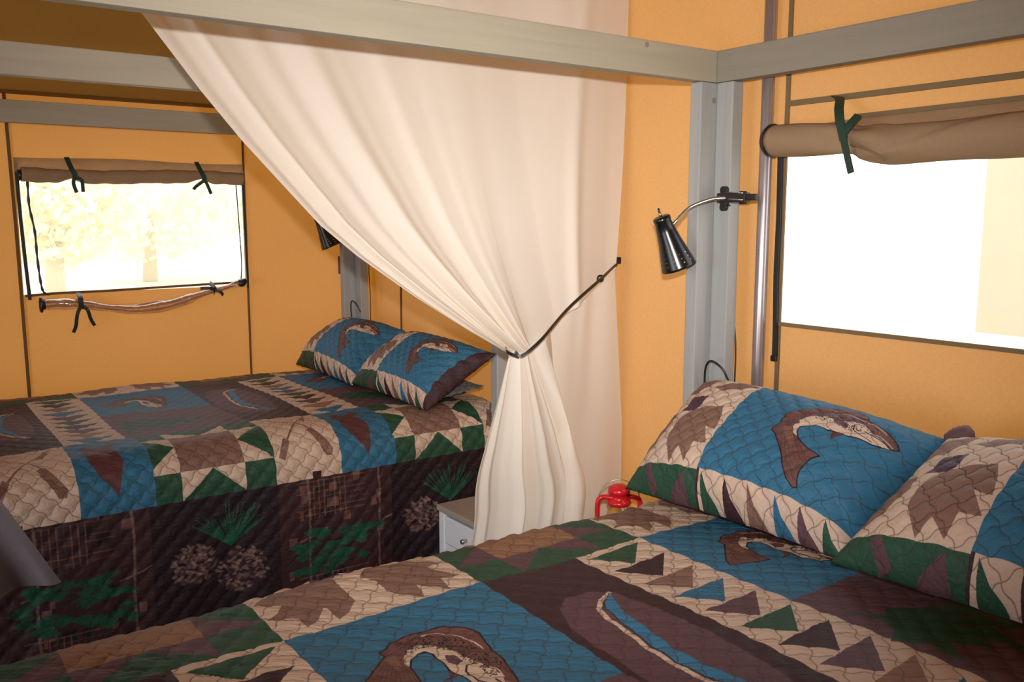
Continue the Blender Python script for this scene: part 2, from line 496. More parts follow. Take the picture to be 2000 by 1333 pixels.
rr = random.Random(11)
for k in (-2, -1, 0, 1, 2):
    d = PER * k
    f0 = 0.495 + d
    # middle band: salmon on water, pine on plum, canoe, flying geese
    bs.rect(f0, f0 + 0.38, 0.0, 0.385, 'blue')
    curled_fish(bs, f0, 0.0, 0.38, 0.385)
    bs.rect(f0, f0 + 0.38, -0.385, 0.0, 'plum')
    bs.poly(shift(TREE, d - 0.78), 'green')
    bs.rect(f0 + 0.38, f0 + 0.605, -0.385, 0.385, 'dplum')
    bs.poly(shift(MAUVE, d), 'plum')
    bs.poly(shift(WATER, d), 'sky')
    bs.line(shift(HULL, d), 0.009, 'beige')
    bs.line(shift(WATER[:11], d), 0.002, 'dark')
    bs.rect(f0 + 0.605, f0 + 0.78, -0.385, 0.385, 'beige')
    for i in range(10):
        y = 0.370 - 0.0762 * i
        bs.poly([(f0 + 0.622, y - 0.006), (f0 + 0.762, y), (f0 + 0.682, y - 0.076)], GEESE[i % len(GEESE)])
    # strip towards the far side: two maple leaves, then the plum and green star
    bs.rect(f0, f0 + 0.38, 0.385, 0.72, 'beige')
    bs.poly(shift(LEAF1, d), 'leaf')
    bs.poly(shift(LEAF2, d), 'leaf')
    bs.poly([(f0 + 0.168, 0.562), (f0 + 0.20, 0.60), (f0 + 0.168, 0.64), (f0 + 0.135, 0.60)], 'dpurple')
    bs.poly([(f0 + 0.02, 0.64), (f0 + 0.15, 0.63), (f0 + 0.15, 0.71), (f0 + 0.04, 0.71)], 'leaf')
    bs.poly([(f0 + 0.22, 0.63), (f0 + 0.36, 0.64), (f0 + 0.34, 0.71), (f0 + 0.22, 0.71)], 'leaf')
    saw_star(f0 + 0.38, f0 + 0.78, 0.385, 0.72, 'plum', 'tan')
    # strip towards the near side: pale star, crossed oars, big leaf on blue
    saw_star(f0, f0 + 0.38, -0.72, -0.385, 'beige', 'leaf')
    o0 = f0 + 0.38
    bs.rect(o0, o0 + 0.22, -0.72, -0.385, 'beige')
    bs.line([(o0 + 0.045, -0.60), (o0 + 0.12, -0.49), (o0 + 0.188, -0.395)], 0.006, 'leaf')
    bs.line([(o0 + 0.03, -0.42), (o0 + 0.12, -0.51), (o0 + 0.16, -0.58)], 0.006, 'leaf')
    bs.poly([(o0 + 0.128, -0.555), (o0 + 0.150, -0.545), (o0 + 0.196, -0.635), (o0 + 0.190, -0.655), (o0 + 0.170, -0.655)], 'leaf')
    bs.poly([(o0 + 0.012, -0.640), (o0 + 0.032, -0.650), (o0 + 0.060, -0.590), (o0 + 0.044, -0.575)], 'leaf')
    bs.poly([(o0 + 0.140, -0.470), (o0 + 0.156, -0.478), (o0 + 0.178, -0.425), (o0 + 0.166, -0.410)], 'leaf')
    b0 = f0 - 0.18
    bs.rect(b0, b0 + 0.20, -0.72, -0.385, 'blue')
    bs.poly([(b0 + 0.035, -0.45), (b0 + 0.05, -0.43), (b0 + 0.09, -0.46), (b0 + 0.12, -0.43), (b0 + 0.15, -0.455), (b0 + 0.11, -0.48), (b0 + 0.13, -0.57), (b0 + 0.10, -0.675), (b0 + 0.085, -0.645), (b0 + 0.06, -0.61), (b0 + 0.04, -0.55)], 'mleaf')
    # the hanging sides: pine cones on plum, birches and pine on plaid
    for sg in (-1, 1):
        T = lambda y: sg * (0.72 + y)
        lo, hi = min(T(0), T(0.64)), max(T(0), T(0.64))
        bs.rect(f0, f0 + 0.38, lo, hi, 'dark')
        for _ in range(90):
            x, y = f0 + rr.uniform(0, 0.38), T(rr.uniform(0, 0.64))
            bs.dot(x, y, rr.uniform(0.004, 0.012), rr.uniform(0.004, 0.012), 'dplum', 0.35)
        for rep in (0.0, 0.36):
            for q in range(46):
                an = rr.uniform(-0.95, 1.0)
                L = rr.uniform(0.08, 0.15)
                bx, by = f0 + 0.23, 0.165 + rep
                bs.line([(bx, T(by)), (bx + L * math.sin(an) + 0.0, T(by - L * math.cos(an)))], 0.0035, 'needle', 0.8)
            for cxx, cyy, rad in ((0.115, 0.20, 0.068), (0.260, 0.245, 0.078)):
                for _ in range(210):
                    a, q = rr.uniform(0, 2 * PI), math.sqrt(rr.random()) * rad
                    bs.dot(f0 + cxx + q * math.cos(a), T(cyy + rep + 0.9 * q * math.sin(a)), 0.0085, 0.0045, rr.choice(['cone', 'cone', 'plum', 'leaf', 'dplum']), 0.6, rr.uniform(-1, 1))
        c0 = f0 + 0.38
        bs.rect(c0, c0 + 0.40, lo, hi, 'dplum')
        for _ in range(60):
            x, y = c0 + rr.uniform(0, 0.38), T(rr.uniform(0, 0.62))
            bs.rect(x, x + rr.uniform(0.01, 0.04), min(y, y + 0.03), y + 0.03, rr.choice(['dark', 'dplum', 'brown']))
        for yy in (0.05, 0.36):
            for q in range(7):
                bs.line([(c0 + 0.12 + 0.018 * q, T(yy - 0.04)), (c0 + 0.12 + 0.018 * q, T(yy + 0.08))], 0.005, rr.choice(['tan', 'green', 'cone']), 0.45)
                bs.line([(c0 + 0.06, T(yy - 0.04 + 0.018 * q)), (c0 + 0.30, T(yy - 0.04 + 0.018 * q))], 0.004, rr.choice(['tan', 'brown', 'dark']), 0.5)
        for bx in (0.10, 0.35):
            pts = [(c0 + bx + 0.004 * math.sin(j * 1.3), T(0.62 * j / 8)) for j in range(9)]
            bs.line(pts, 0.008, 'birch', 0.6)
            bs.line([(c0 + bx - 0.04, T(0.20)), (c0 + bx, T(0.19)), (c0 + bx + 0.06, T(0.17))], 0.006, 'birch', 0.6)
        for rep in (0.0, 0.33):
            for q in range(40):
                x = c0 + 0.05 + 0.30 * rr.random()
                y = 0.17 + 0.15 * rr.random() + rep
                a = rr.uniform(-0.9, 0.9)
                bs.poly([(x - 0.03, T(y)), (x, T(y - 0.014)), (x + 0.035, T(y + 0.012 * a)), (x, T(y + 0.016))], 'needle', 0.75)
stitches_and_shade(bs)
IM_BED = bs.image('bedspread_print')

# ---- the pillow sham print: metres, 0.72 wide and 0.46 tall, plum border at the right end
SW, SH = 0.70, 0.46
sh = Cloth(0, 0, SW + 0.06, SH, 1400, 'dplum')
VW = lambda v: 0.90 * max(v, 0.0) ** 1.35 if v < 0.999 else 1.0      # the lower edge of a plump pillow rolls under, so the print is taller there
UM = lambda u: 0.075 + u * 0.80 if 0 < u < 0.3749 else u
U = lambda P: [(UM(u) * SW, VW(min(v, 0.998)) * SH) for u, v in P]
UF = lambda P: U([(0.475 + 0.535 * u, 0.24 + 0.76 * (1.14 * v - 0.25)) for u, v in P])


def srect(u0, u1, v0, v1, c):
    sh.rect(u0 * SW, u1 * SW, VW(v0) * SH, VW(v1) * SH, c)


srect(0, 0.375, 0.22, 1, 'beige')
sh.poly(U([(0.05, 0.66), (0.15, 0.67), (0.165, 0.80), (0.065, 0.79)]), 'dpurple')
sh.poly(U([(0, 0.84), (0.045, 0.82), (0.11, 0.93), (0.10, 1.0), (0, 1.0)]), 'leaf')
sh.poly(U([(0.145, 0.88), (0.19, 0.97), (0.30, 1.0), (0.365, 0.97), (0.30, 0.90), (0.21, 0.86)]), 'leaf')
sh.poly(U([(0, 0.68), (0.02, 0.66), (0.04, 0.54), (0.012, 0.36), (0, 0.24)]), 'leaf')
sh.poly(U([(0.115, 0.66), (0.19, 0.70), (0.30, 0.735), (0.335, 0.64), (0.36, 0.53), (0.29, 0.55), (0.365, 0.41), (0.29, 0.41), (0.285, 0.25), (0.215, 0.36), (0.19, 0.23), (0.10, 0.42), (0.08, 0.56)]), 'leaf')
srect(0, 0.375, 0, 0.22, 'green')
sh.poly(U([(0.03, 0.20), (0.07, 0.22), (0.14, 0.04), (0.09, 0.0)]), 'plum')
sh.poly(U([(0.21, 0.0), (0.30, 0.20), (0.33, 0.0)]), 'plum')
srect(0.375, 1.0, 0.235, 1, 'blue')
fish(sh, UF, 0.95)
srect(0.385, 1.0, 0.0, 0.235, 'beige')
for i, (u, c) in enumerate(((0.395, 'green'), (0.50, 'dplum'), (0.605, 'leaf'), (0.715, 'blue'), (0.81, 'plum'), (0.90, 'green'))):
    sh.poly(U([(u, 0.22), (u + 0.006, 0.0), (u + 0.085, 0.0), (u + 0.035, 0.11)]), c)
stitches_and_shade(sh)
IM_SHAM = sh.image('sham_print')


def cloth_mat(name, img, rough=0.6, sheen=0.0):
    mt, nt, out = new_mat(name)
    p = N(nt, 'ShaderNodeBsdfPrincipled', Roughness=rough)
    p.inputs['Sheen Weight'].default_value = sheen
    p.inputs['Specular IOR Level'].default_value = 0.22
    ti = N(nt, 'ShaderNodeTexImage', image=img, interpolation='Linear', extension='EXTEND')
    uv = N(nt, 'ShaderNodeUVMap', uv_map='UVMap')
    nt.links.new(uv.outputs[0], ti.inputs['Vector'])
    nt.links.new(ti.outputs['Color'], p.inputs['Base Color'])
    tc = N(nt, 'ShaderNodeTexCoord')
    m0 = N(nt, 'ShaderNodeMapping')
    m0.inputs['Rotation'].default_value = (0, 0, 0.62)
    nt.links.new(tc.outputs['Object'], m0.inputs['Vector'])
    mp = N(nt, 'ShaderNodeMapping')
    mp.inputs['Scale'].default_value = (0.8, 3.6, 3.0)
    nt.links.new(m0.outputs[0], mp.inputs['Vector'])
    n = N(nt, 'ShaderNodeTexNoise', Scale=27.0, Detail=3.0, Distortion=0.5)
    nt.links.new(mp.outputs[0], n.inputs['Vector'])
    b = N(nt, 'ShaderNodeBump', Strength=0.7, Distance=0.006)
    nt.links.new(n.outputs[0], b.inputs['Height'])
    nt.links.new(b.outputs[0], p.inputs['Normal'])
    nt.links.new(p.outputs[0], out.inputs[0])
    return mt


M['bedspread'] = cloth_mat('bedspread_cloth', IM_BED)
M['sham'] = cloth_mat('sham_cloth', IM_SHAM)
M['plumcloth'] = solid('plum_cloth', rgb(86, 56, 60), 0.7, 0, 0.1, 60, 0.3)


# ------------------------------------------------------------------ mesh helpers
def link_mesh(name, verts, faces, mat, parent=None, smooth=False, uvs=None):
    me = bpy.data.meshes.new(name)
    me.from_pydata([tuple(v) for v in verts], [], [tuple(f) for f in faces])
    me.materials.append(mat)
    if smooth:
        me.polygons.foreach_set('use_smooth', [True] * len(me.polygons))
    if uvs is not None:
        ul = me.uv_layers.new(name='UVMap')
        idx = np.empty(len(me.loops), np.int32)
        me.loops.foreach_get('vertex_index', idx)
        ul.data.foreach_set('uv', np.asarray(uvs, np.float32)[idx].ravel())
    me.update()
    o = bpy.data.objects.new(name, me)
    C.objects.link(o)
    if parent:
        o.parent = parent
    return o


def thing(name, label, cat, loc=(0, 0, 0), group=None):
    o = bpy.data.objects.new(name, None)
    o.empty_display_size = 0.05
    o.location = loc
    C.objects.link(o)
    o['label'] = label
    o['category'] = cat
    if group:
        o['group'] = group
    return o


def tag(o, label, cat, group=None):
    o['label'] = label
    o['category'] = cat
    if group:
        o['group'] = group
    return o


def struct(o):
    o['kind'] = 'structure'
    return o


def from_bm(name, bm, mat, parent=None, smooth=False):
    me = bpy.data.meshes.new(name)
    bmesh.ops.recalc_face_normals(bm, faces=bm.faces)
    bm.to_mesh(me)
    bm.free()
    me.materials.append(mat)
    if smooth:
        me.polygons.foreach_set('use_smooth', [True] * len(me.polygons))
    o = bpy.data.objects.new(name, me)
    C.objects.link(o)
    if parent:
        o.parent = parent
    return o


def bm_box(bm, lo, hi, bev=0.0):
    r = bmesh.ops.create_cube(bm, size=1.0)
    vs = r['verts']
    for v in vs:
        for i in range(3):
            v.co[i] = lo[i] if v.co[i] < 0 else hi[i]
    if bev:
        es = list({e for v in vs for e in v.link_edges})
        bmesh.ops.bevel(bm, geom=es, offset=bev, segments=2, affect='EDGES', profile=0.6)


def box(name, lo, hi, mat, parent=None, bev=0.003):
    bm = bmesh.new()
    bm_box(bm, lo, hi, bev)
    return from_bm(name, bm, mat, parent)


def tube_geo(pts, rad, seg=12, caps=True, squash=None):
    pts = [Vector(p) for p in pts]
    n = len(pts)
    V, Fc = [], []
    t0 = (pts[1] - pts[0]).normalized()
    ref = Vector((0, 0, 1)) if abs(t0.z) < 0.9 else Vector((1, 0, 0))
    nrm = t0.cross(ref).normalized()
    for i, p in enumerate(pts):
        t = (pts[min(i + 1, n - 1)] - pts[max(i - 1, 0)]).normalized()
        nrm = (nrm - t * nrm.dot(t)).normalized()
        b = t.cross(nrm)
        r = rad(i / (n - 1)) if callable(rad) else rad
        for k in range(seg):
            a = 2 * PI * k / seg
            q = 1.0 if squash is None else squash
            V.append(p + nrm * math.cos(a) * r + b * math.sin(a) * r * q)
    for i in range(n - 1):
        for k in range(seg):
            k2 = (k + 1) % seg
            Fc.append((i * seg + k, i * seg + k2, (i + 1) * seg + k2, (i + 1) * seg + k))
    if caps:
        Fc.append(tuple(range(seg))[::-1])
        Fc.append(tuple((n - 1) * seg + k for k in range(seg)))
    return V, Fc


def tube(name, pts, rad, mat, parent=None, seg=12, squash=None):
    V, Fc = tube_geo(pts, rad, seg, True, squash)
    return link_mesh(name, V, Fc, mat, parent, True)


def spline(P, n):
    """Catmull-Rom through the points"""
    P = [Vector(p) for p in P]
    Q = [P[0] * 2 - P[1]] + P + [P[-1] * 2 - P[-2]]
    out = []
    segs = len(P) - 1
    for i in range(n + 1):
        u = i / n * segs
        k = min(int(u), segs - 1)
        f = u - k
        a, b, c, d = Q[k], Q[k + 1], Q[k + 2], Q[k + 3]
        out.append(0.5 * ((2 * b) + (c - a) * f + (2 * a - 5 * b + 4 * c - d) * f * f + (3 * b - a - 3 * c + d) * f ** 3))
    return out


def ribbon(name, pts, wdir, width, thick, mat, parent=None):
    pts = [Vector(p) for p in pts]
    wv = Vector(wdir).normalized()
    V, Fc = [], []
    n = len(pts)
    for i, p in enumerate(pts):
        t = (pts[min(i + 1, n - 1)] - pts[max(i - 1, 0)]).normalized()
        w = (wv - t * wv.dot(t)).normalized()
        nn = t.cross(w).normalized()
        for a, b in ((-1, -1), (1, -1), (1, 1), (-1, 1)):
            V.append(p + w * a * width / 2 + nn * b * thick / 2)
    for i in range(n - 1):
        for k in range(4):
            k2 = (k + 1) % 4
            Fc.append((i * 4 + k, i * 4 + k2, (i + 1) * 4 + k2, (i + 1) * 4 + k))
    Fc.append((3, 2, 1, 0))
    Fc.append(tuple((n - 1) * 4 + k for k in range(4)))
    return link_mesh(name, V, Fc, mat, parent)


def lathe(name, prof, mat, parent=None, seg=32, M4=None):
    V, Fc = [], []
    for r, z in prof:
        for k in range(seg):
            a = 2 * PI * k / seg
            v = Vector((r * math.cos(a), r * math.sin(a), z))
            V.append(M4 @ v if M4 else v)
    n = len(prof)
    for i in range(n - 1):
        for k in range(seg):
            k2 = (k + 1) % seg
            Fc.append((i * seg + k, i * seg + k2, (i + 1) * seg + k2, (i + 1) * seg + k))
    return link_mesh(name, V, Fc, mat, parent, True)


def grid_faces(nr, nc):
    i = np.arange(nr * nc).reshape(nr, nc)
    return np.stack([i[:-1, :-1], i[:-1, 1:], i[1:, 1:], i[1:, :-1]], -1).reshape(-1, 4)


def copy_tree(o, parent=None):
    c = o.copy()
    C.objects.link(c)
    c.parent = parent
    for ch in [x for x in bpy.data.objects if x.parent == o]:
        copy_tree(ch, c)
    return c


# ------------------------------------------------------------------ the tent
XH, YF, XL, YN = 1.96, 4.0, -2.6, -1.4
EAVE, RIDGE_Y, SLOPE = 1.93, 1.3, 0.35
RIDGE_Z = EAVE + (YF - RIDGE_Y) * SLOPE


def panel_wall(name, fixed_axis, val, breaks, zbreaks, holes, gable=False):
    """flat canvas sheet with rectangular openings"""
    V, Fc, idx = [], [], {}

    def vid(a, z):
        k = (round(a, 4), round(z, 4))
        if k not in idx:
            idx[k] = len(V)
            V.append((val, a, z) if fixed_axis == 0 else (a, val, z))
        return idx[k]
    for a0, a1 in zip(breaks[:-1], breaks[1:]):
        for z0, z1 in zip(zbreaks[:-1], zbreaks[1:]):
            ca, cz = (a0 + a1) / 2, (z0 + z1) / 2
            if any(h[0] < ca < h[1] and h[2] < cz < h[3] for h in holes):
                continue
            Fc.append((vid(a0, z0), vid(a1, z0), vid(a1, z1), vid(a0, z1)))
    if gable:
        bb = sorted(set(list(breaks) + [RIDGE_Y]))
        top = [vid(a, zbreaks[-1]) for a in bb]
        r = vid(RIDGE_Y, RIDGE_Z)
        for a, b in zip(top[:-1], top[1:]):
            Fc.append((a, b, r))
    return struct(link_mesh(name, V, Fc, M['canvas']))


W1 = (0.497, 1.388, 1.150, 1.672)      # far window: x0 x1 z0 z1
W2 = (0.20, 1.515, 1.176, 1.660)       # head window: y0 y1 z0 z1
wall_far = panel_wall('wall_far', 1, YF, [XL, W1[0], W1[1], XH], [0, W1[2], W1[3], EAVE], [W1])
wall_head = panel_wall('wall_head', 0, XH, [YN, W2[0], RIDGE_Y, W2[1], YF], [0, W2[2], W2[3], EAVE], [W2], gable=True)
wall_left = panel_wall('wall_left', 0, XL, [YN, 0.2, RIDGE_Y, 2.0, YF], [0, 1.9, EAVE], [(0.2, 2.0, 0, 1.9)], gable=True)
wall_near = panel_wall('wall_near', 1, YN, [XL, XH], [0, EAVE], [])
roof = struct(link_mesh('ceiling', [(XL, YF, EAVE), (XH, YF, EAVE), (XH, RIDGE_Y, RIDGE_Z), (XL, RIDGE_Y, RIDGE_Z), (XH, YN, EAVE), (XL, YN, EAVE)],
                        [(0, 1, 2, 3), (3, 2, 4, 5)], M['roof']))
# shallow eave band of brown canvas where roof and far wall meet
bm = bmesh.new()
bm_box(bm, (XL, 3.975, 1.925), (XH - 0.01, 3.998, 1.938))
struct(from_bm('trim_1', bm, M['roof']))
# plank floor
fl = bpy.data.objects.new('floor', None)
C.objects.link(fl)
fl['kind'] = 'structure'
pm = None
k = 0
yy = YN
while yy < YF - 0.01:
    y1 = min(yy + 0.14, YF)
    if pm is None or y1 - yy < 0.139:
        o = box('plank', (XL, 0.002, -0.03), (XH, y1 - yy - 0.002, 0.0), M['floor'], fl, 0.002)
        if pm is None:
            pm = o
    else:
        o = pm.copy()
        C.objects.link(o)
        o.parent = fl
    o.location = (0, yy, 0)
    yy = y1


def strip(name, parent, lo, hi, mat):
    return box(name, lo, hi, mat, parent, 0)


# seam tapes of the far wall
ribbon('seam_tape', [(0.478, 3.992, 1.925), (0.486, 3.992, 1.4), (0.492, 3.992, 0.3)], (1, 0, 0), 0.012, 0.004, M['seam_far'], wall_far)
ribbon('seam_tape', [(1.398, 3.992, 1.925), (1.396, 3.992, 0.3)], (1, 0, 0), 0.009, 0.004, M['seam_far'], wall_far)
# ... and of the head wall
strip('seam_tape', wall_head, (1.953, 3.578, 0.3), (1.958, 3.586, 1.92), M['seam_far'])
strip('seam_tape', wall_head, (1.953, 1.500, 0.3), (1.958, 1.512, 2.4), M['seam'])
strip('seam_tape', wall_head, (1.952, 0.10, 1.735), (1.958, 1.500, 1.749), M['seam'])
strip('hook_pad', wall_far, (1.843, 3.990, 1.185), (1.868, 3.996, 1.270), M['seam_far'])

# window 1, in the far wall
w1 = bpy.data.objects.new('window_1', None)
C.objects.link(w1)
w1['kind'] = 'structure'
link_mesh('screen', [(W1[0], 4.001, W1[2]), (W1[1], 4.001, W1[2]), (W1[1], 4.001, W1[3]), (W1[0], 4.001, W1[3])], [(0, 1, 2, 3)], M['screen'], w1)
ribbon('zip', [(0.500, 3.985, 1.665), (0.503, 3.985, 1.45), (0.508, 3.985, 1.30), (0.515, 3.985, 1.13)], (1, 0, 0), 0.013, 0.006, M['zip'], w1)
ribbon('zip', [(1.388, 3.985, 1.665), (1.391, 3.985, 1.4), (1.394, 3.985, 1.14)], (1, 0, 0), 0.009, 0.006, M['zip'], w1)
tube('drawn_cord', spline([(0.535, 3.975, 1.60), (0.535, 3.975, 1.50), (0.548, 3.975, 1.40), (0.550, 3.975, 1.30), (0.556, 3.975, 1.20), (0.565, 3.975, 1.158), (0.585, 3.975, 1.15)], 30), lambda u: 0.0045 + 0.0015 * math.sin(u * 60), M['zip'], w1, 8)
tube('drawn_cord', spline([(1.355, 3.975, 1.60), (1.362, 3.975, 1.40), (1.366, 3.975, 1.25), (1.36, 3.975, 1.175)], 16), 0.0025, M['zip'], w1, 6)
ribbon('bottom_binding', spline([(0.50, 3.99, 1.146), (0.62, 3.99, 1.152), (0.8, 3.99, 1.153), (1.10, 3.99, 1.160), (1.39, 3.99, 1.166)], 16), (0, 0, 1), 0.010, 0.004, M['seam_far'], w1)

# window 2, in the head wall
w2 = bpy.data.objects.new('window_2', None)
C.objects.link(w2)
w2['kind'] = 'structure'
link_mesh('screen', [(1.961, W2[0], W2[2]), (1.961, W2[1], W2[2]), (1.961, W2[1], W2[3]), (1.961, W2[0], W2[3])], [(0, 1, 2, 3)], M['screen'], w2)
ribbon('zip', spline([(1.948, 1.516, 1.62), (1.948, 1.513, 1.45), (1.948, 1.514, 1.3), (1.948, 1.510, 1.17), (1.948, 1.509, 1.085)], 20), (0, 1, 0), 0.013, 0.008, M['zip'], w2)
box('zip_pull', (1.942, 1.501, 1.072), (1.950, 1.519, 1.088), M['blackp'], w2, 0.002)
strip('bottom_binding', w2, (1.950, 0.2, 1.168), (1.958, 1.505, 1.178), M['seam'])

# ------------------------------------------------------------------ outdoors
g0 = struct(link_mesh('ground', [(-30, -30, -0.35), (60, -30, -0.35), (60, 60, -0.35), (-30, 60, -0.35)], [(0, 1, 2, 3)], M['ground']))


def tree(x, y, h, r, label, seed):
    q = random.Random(seed)
    t = thing('tree', label, 'tree', (x, y, -0.35), 'trees outside the tent windows')
    tube('trunk', [(0, 0, 0), (0.05, 0.02, h * 0.4), (0.0, 0.1, h * 0.8)], lambda u: 0.22 * (1 - 0.6 * u), M['bark'], t, 8)
    V, Fc = [], []
    for _ in range(4200):
        a, e = q.uniform(0, 2 * PI), q.uniform(-1, 1)
        rad = r * (0.45 + 0.55 * q.random())
        c = Vector((math.cos(a) * math.sqrt(1 - e * e) * rad, math.sin(a) * math.sqrt(1 - e * e) * rad, h * 0.75 + e * rad * 0.8))
        s_ = 0.10 + 0.08 * q.random()
        ax = Vector((q.uniform(-1, 1), q.uniform(-1, 1), q.uniform(-1, 1))).normalized()
        bx = ax.orthogonal().normalized()
        cx = ax.cross(bx)
        b = len(V)
        V += [c + bx * s_, c + cx * s_ * 0.6, c - bx * s_, c - cx * s_ * 0.6]
        Fc.append((b, b + 1, b + 2, b + 3))
    f = link_mesh('foliage', V, Fc, M['leaf'], t)
    f['kind'] = 'stuff'


tree(3.2, 21.0, 3.4, 2.2, 'pale round tree left of centre behind the far window', 1)
tree(6.6, 27.0, 3.8, 2.9, 'wide pale tree filling the middle of the far window', 2)
tree(11.4, 30.0, 4.0, 2.6, 'pale tree at the right of the far window', 3)

nb = thing('neighbour_tent', 'cream wall tent standing outside the window by the right bed', 'tent', (4.6, 1.2, -0.35))
b = bmesh.new()
bm_box(b, (0, -1.6, 1.22), (3.0, 1.12, 3.4), 0)
from_bm('tent_wall', b, M['tentwall'], nb)
b = bmesh.new()
bm_box(b, (-0.012, -0.5, 1.85), (0.0, 0.25, 2.25), 0)
box('tent_deck', (-0.4, -1.8, 0.0), (3.2, 1.0, 0.15), M['floor'], nb)
for yk in (-1.5, -0.4, 0.6):
    box('tent_leg', (0.05, yk, 0.15), (0.15, yk + 0.1, 1.25), M['floor'], nb)
from_bm('tent_window', b, M['floor'], nb)
# ------------------------------------------------------------------ tent pole
pole = tag(tube('tent_pole', [(1.934, 1.552, 0.0), (1.934, 1.552, 1.2), (1.934, 1.552, 2.75)], 0.0165, M['steel'], None, 20),
           'slim grey metal tent pole standing against the head wall beside the right window', 'pole')

# ------------------------------------------------------------------ bed frames with canopy beams
FZ0, FZ1 = 1.805, 1.887


def bed_frame(y_far, y_near, label):
    t = thing('canopy_bed_frame', label, 'bed frame', (0.9, (y_far + y_near) / 2, 0), 'grey canopy bed frames')
    ox, oy = 0.9, (y_far + y_near) / 2

    def bx(name, lo, hi, mat):
        return box(name, (lo[0] - ox, lo[1] - oy, lo[2]), (hi[0] - ox, hi[1] - oy, hi[2]), mat, t, 0.0035)
    x0, x1 = -0.20, 1.86
    # corner posts are two boards joined in an L; inner corner at (x1, y_far)
    for (px, sx) in ((x1, 1), (x0, -1)):
        for (py, syy) in ((y_far, 1), (y_near, -1)):
            a, b2 = sorted((px - sx * 0.058, px + sx * 0.04))
            c, d = sorted((py, py + syy * 0.038))
            bx('post_board', (a, c, 0.0), (b2, d, FZ0 - 0.001), M['wood_z'])
            a, b2 = sorted((px, px + sx * 0.040))
            c, d = sorted((py - syy * 0.001, py - syy * 0.056))
            bx('post_board', (a, c, 0.0), (b2, d, FZ0 - 0.001), M['wood_z'])
    bx('canopy_beam', (x0 - 0.04, y_far, FZ0), (x1, y_far + 0.038, FZ1), M['wood_x'])
    bx('canopy_beam', (x0 - 0.04, y_near - 0.038, FZ0), (x1, y_near, FZ1), M['wood_x'])
    bx('canopy_beam', (x1 + 0.0005, y_near - 0.038, FZ0), (x1 + 0.040, y_far + 0.038, FZ1), M['wood_y'])
    bx('canopy_beam', (x0 - 0.0, y_near, FZ0), (x0 + 0.038, y_far, FZ1), M['wood_y'])
    for yr in (y_near + 0.13, y_far - 0.17):
        bx('side_rail', (x0 + 0.04, yr, 0.26), (x1 - 0.002, yr + 0.038, 0.38), M['wood_x'])
    for i in range(9):
        xs = x0 + 0.10 + i * 0.23
        bx('slat', (xs, y_near + 0.03, 0.381), (xs + 0.09, y_far - 0.03, 0.399), M['wood_y'])
    return t


bed_frame(1.661, 0.20, 'grey painted canopy bed frame around the near right bed, beams meeting at the corner post')
bed_frame(3.85, 2.635, 'grey painted canopy bed frame around the left bed under the far window')


# mattress and bedspread
ZT, RB, FLAT = 0.779, 0.12, 0.53


def profile(t, flat):
    a = np.abs(t)
    sg = np.sign(t)
    th = np.clip((a - flat) / RB, 0, PI / 2)
    y = np.minimum(a, flat) + RB * np.sin(th)
    z = ZT - RB * (1 - np.cos(th)) - np.clip(a - flat - RB * PI / 2, 0, None)
    ny, nz = sg * np.sin(th), np.cos(th)
    return sg * y, z, ny, nz


def bedspread(yc, xs, label, step, flat=FLAT, tmax=1.33):
    s0, s1 = -0.33, 1.845 - xs
    ns, ntt = int((s1 - s0) / step), int(2 * tmax / step)
    S, T = np.meshgrid(np.linspace(s0, s1, ns), np.linspace(-tmax, tmax, ntt))
    Y, Z, ny, nz = profile(T, flat)
    X = S + xs
    # foot end turns down
    foot = np.clip(-0.05 - X, 0, None)
    X = np.where(foot > 0, -0.05 - 0.06 * np.tanh(foot / 0.06), X)
    Z = Z - np.where(np.abs(T) < 0.75, np.clip(foot - 0.03, 0, None), 0)
    h = np.where(np.abs(T) > 0.60, 0.0085, 0.0036) * puff(S, T)
    # soft unevenness of the bed and small puckers
    soft = 0.006 * np.sin(S * 5.1 + 1.0) * np.cos(T * 4.3) + 0.003 * np.sin(S * 13 + T * 9)
    puck = 0.0007 * np.sin((S * 0.55 + T) * 420 + 3 * np.sin(S * 37) + 2 * np.sin(T * 53)) * (0.5 + 0.5 * np.sin(S * 23 + T * 17))
    hang = np.clip(np.abs(T) - (flat + RB * PI / 2), 0, None)
    wave = hang * (0.030 * np.sin(S * 9.0 + np.sign(T)) + 0.018 * np.sin(S * 21.0 + 2.0)) + 0.02 * hang
    h = h + puck * (hang < 0.02) + np.where(hang > 0, 0, soft * (nz > 0.5))
    Y = Y + ny * h + np.sign(T) * wave
    Y = np.clip(Y, -(flat + RB + 0.018), flat + RB + 0.018)
    Z = Z + nz * h
    V = np.stack([X, Y + yc, Z], -1).reshape(-1, 3)
    uv = np.stack([(S - bs.x0) / 2.30, (T - bs.y0) / 2.72], -1).reshape(-1, 2)
    o = link_mesh('quilted_bedspread', V, grid_faces(ntt, ns), M['bedspread'], None, True, uv)
    tag(o, label, 'quilt', 'matching lodge print bedspreads')
    return o


for yc, hw, lab in ((0.93, 0.59, 'mattress under the bedspread of the near right bed'), (3.25, 0.56, 'mattress under the bedspread of the left bed')):
    mt_ = thing('mattress', lab, 'mattress', (0.88, yc, 0.40))
    box('mattress_body', (-0.90, -hw, 0.0), (0.95, hw, 0.350), M['mattress'], mt_, 0.06)
bedspread(0.93, 0.0, 'quilted bedspread with trout and canoe on the near right bed', 0.0052)
bedspread(3.25, 0.11, 'quilted bedspread with pine cone side drop on the left bed by the far window', 0.0062, 0.50)


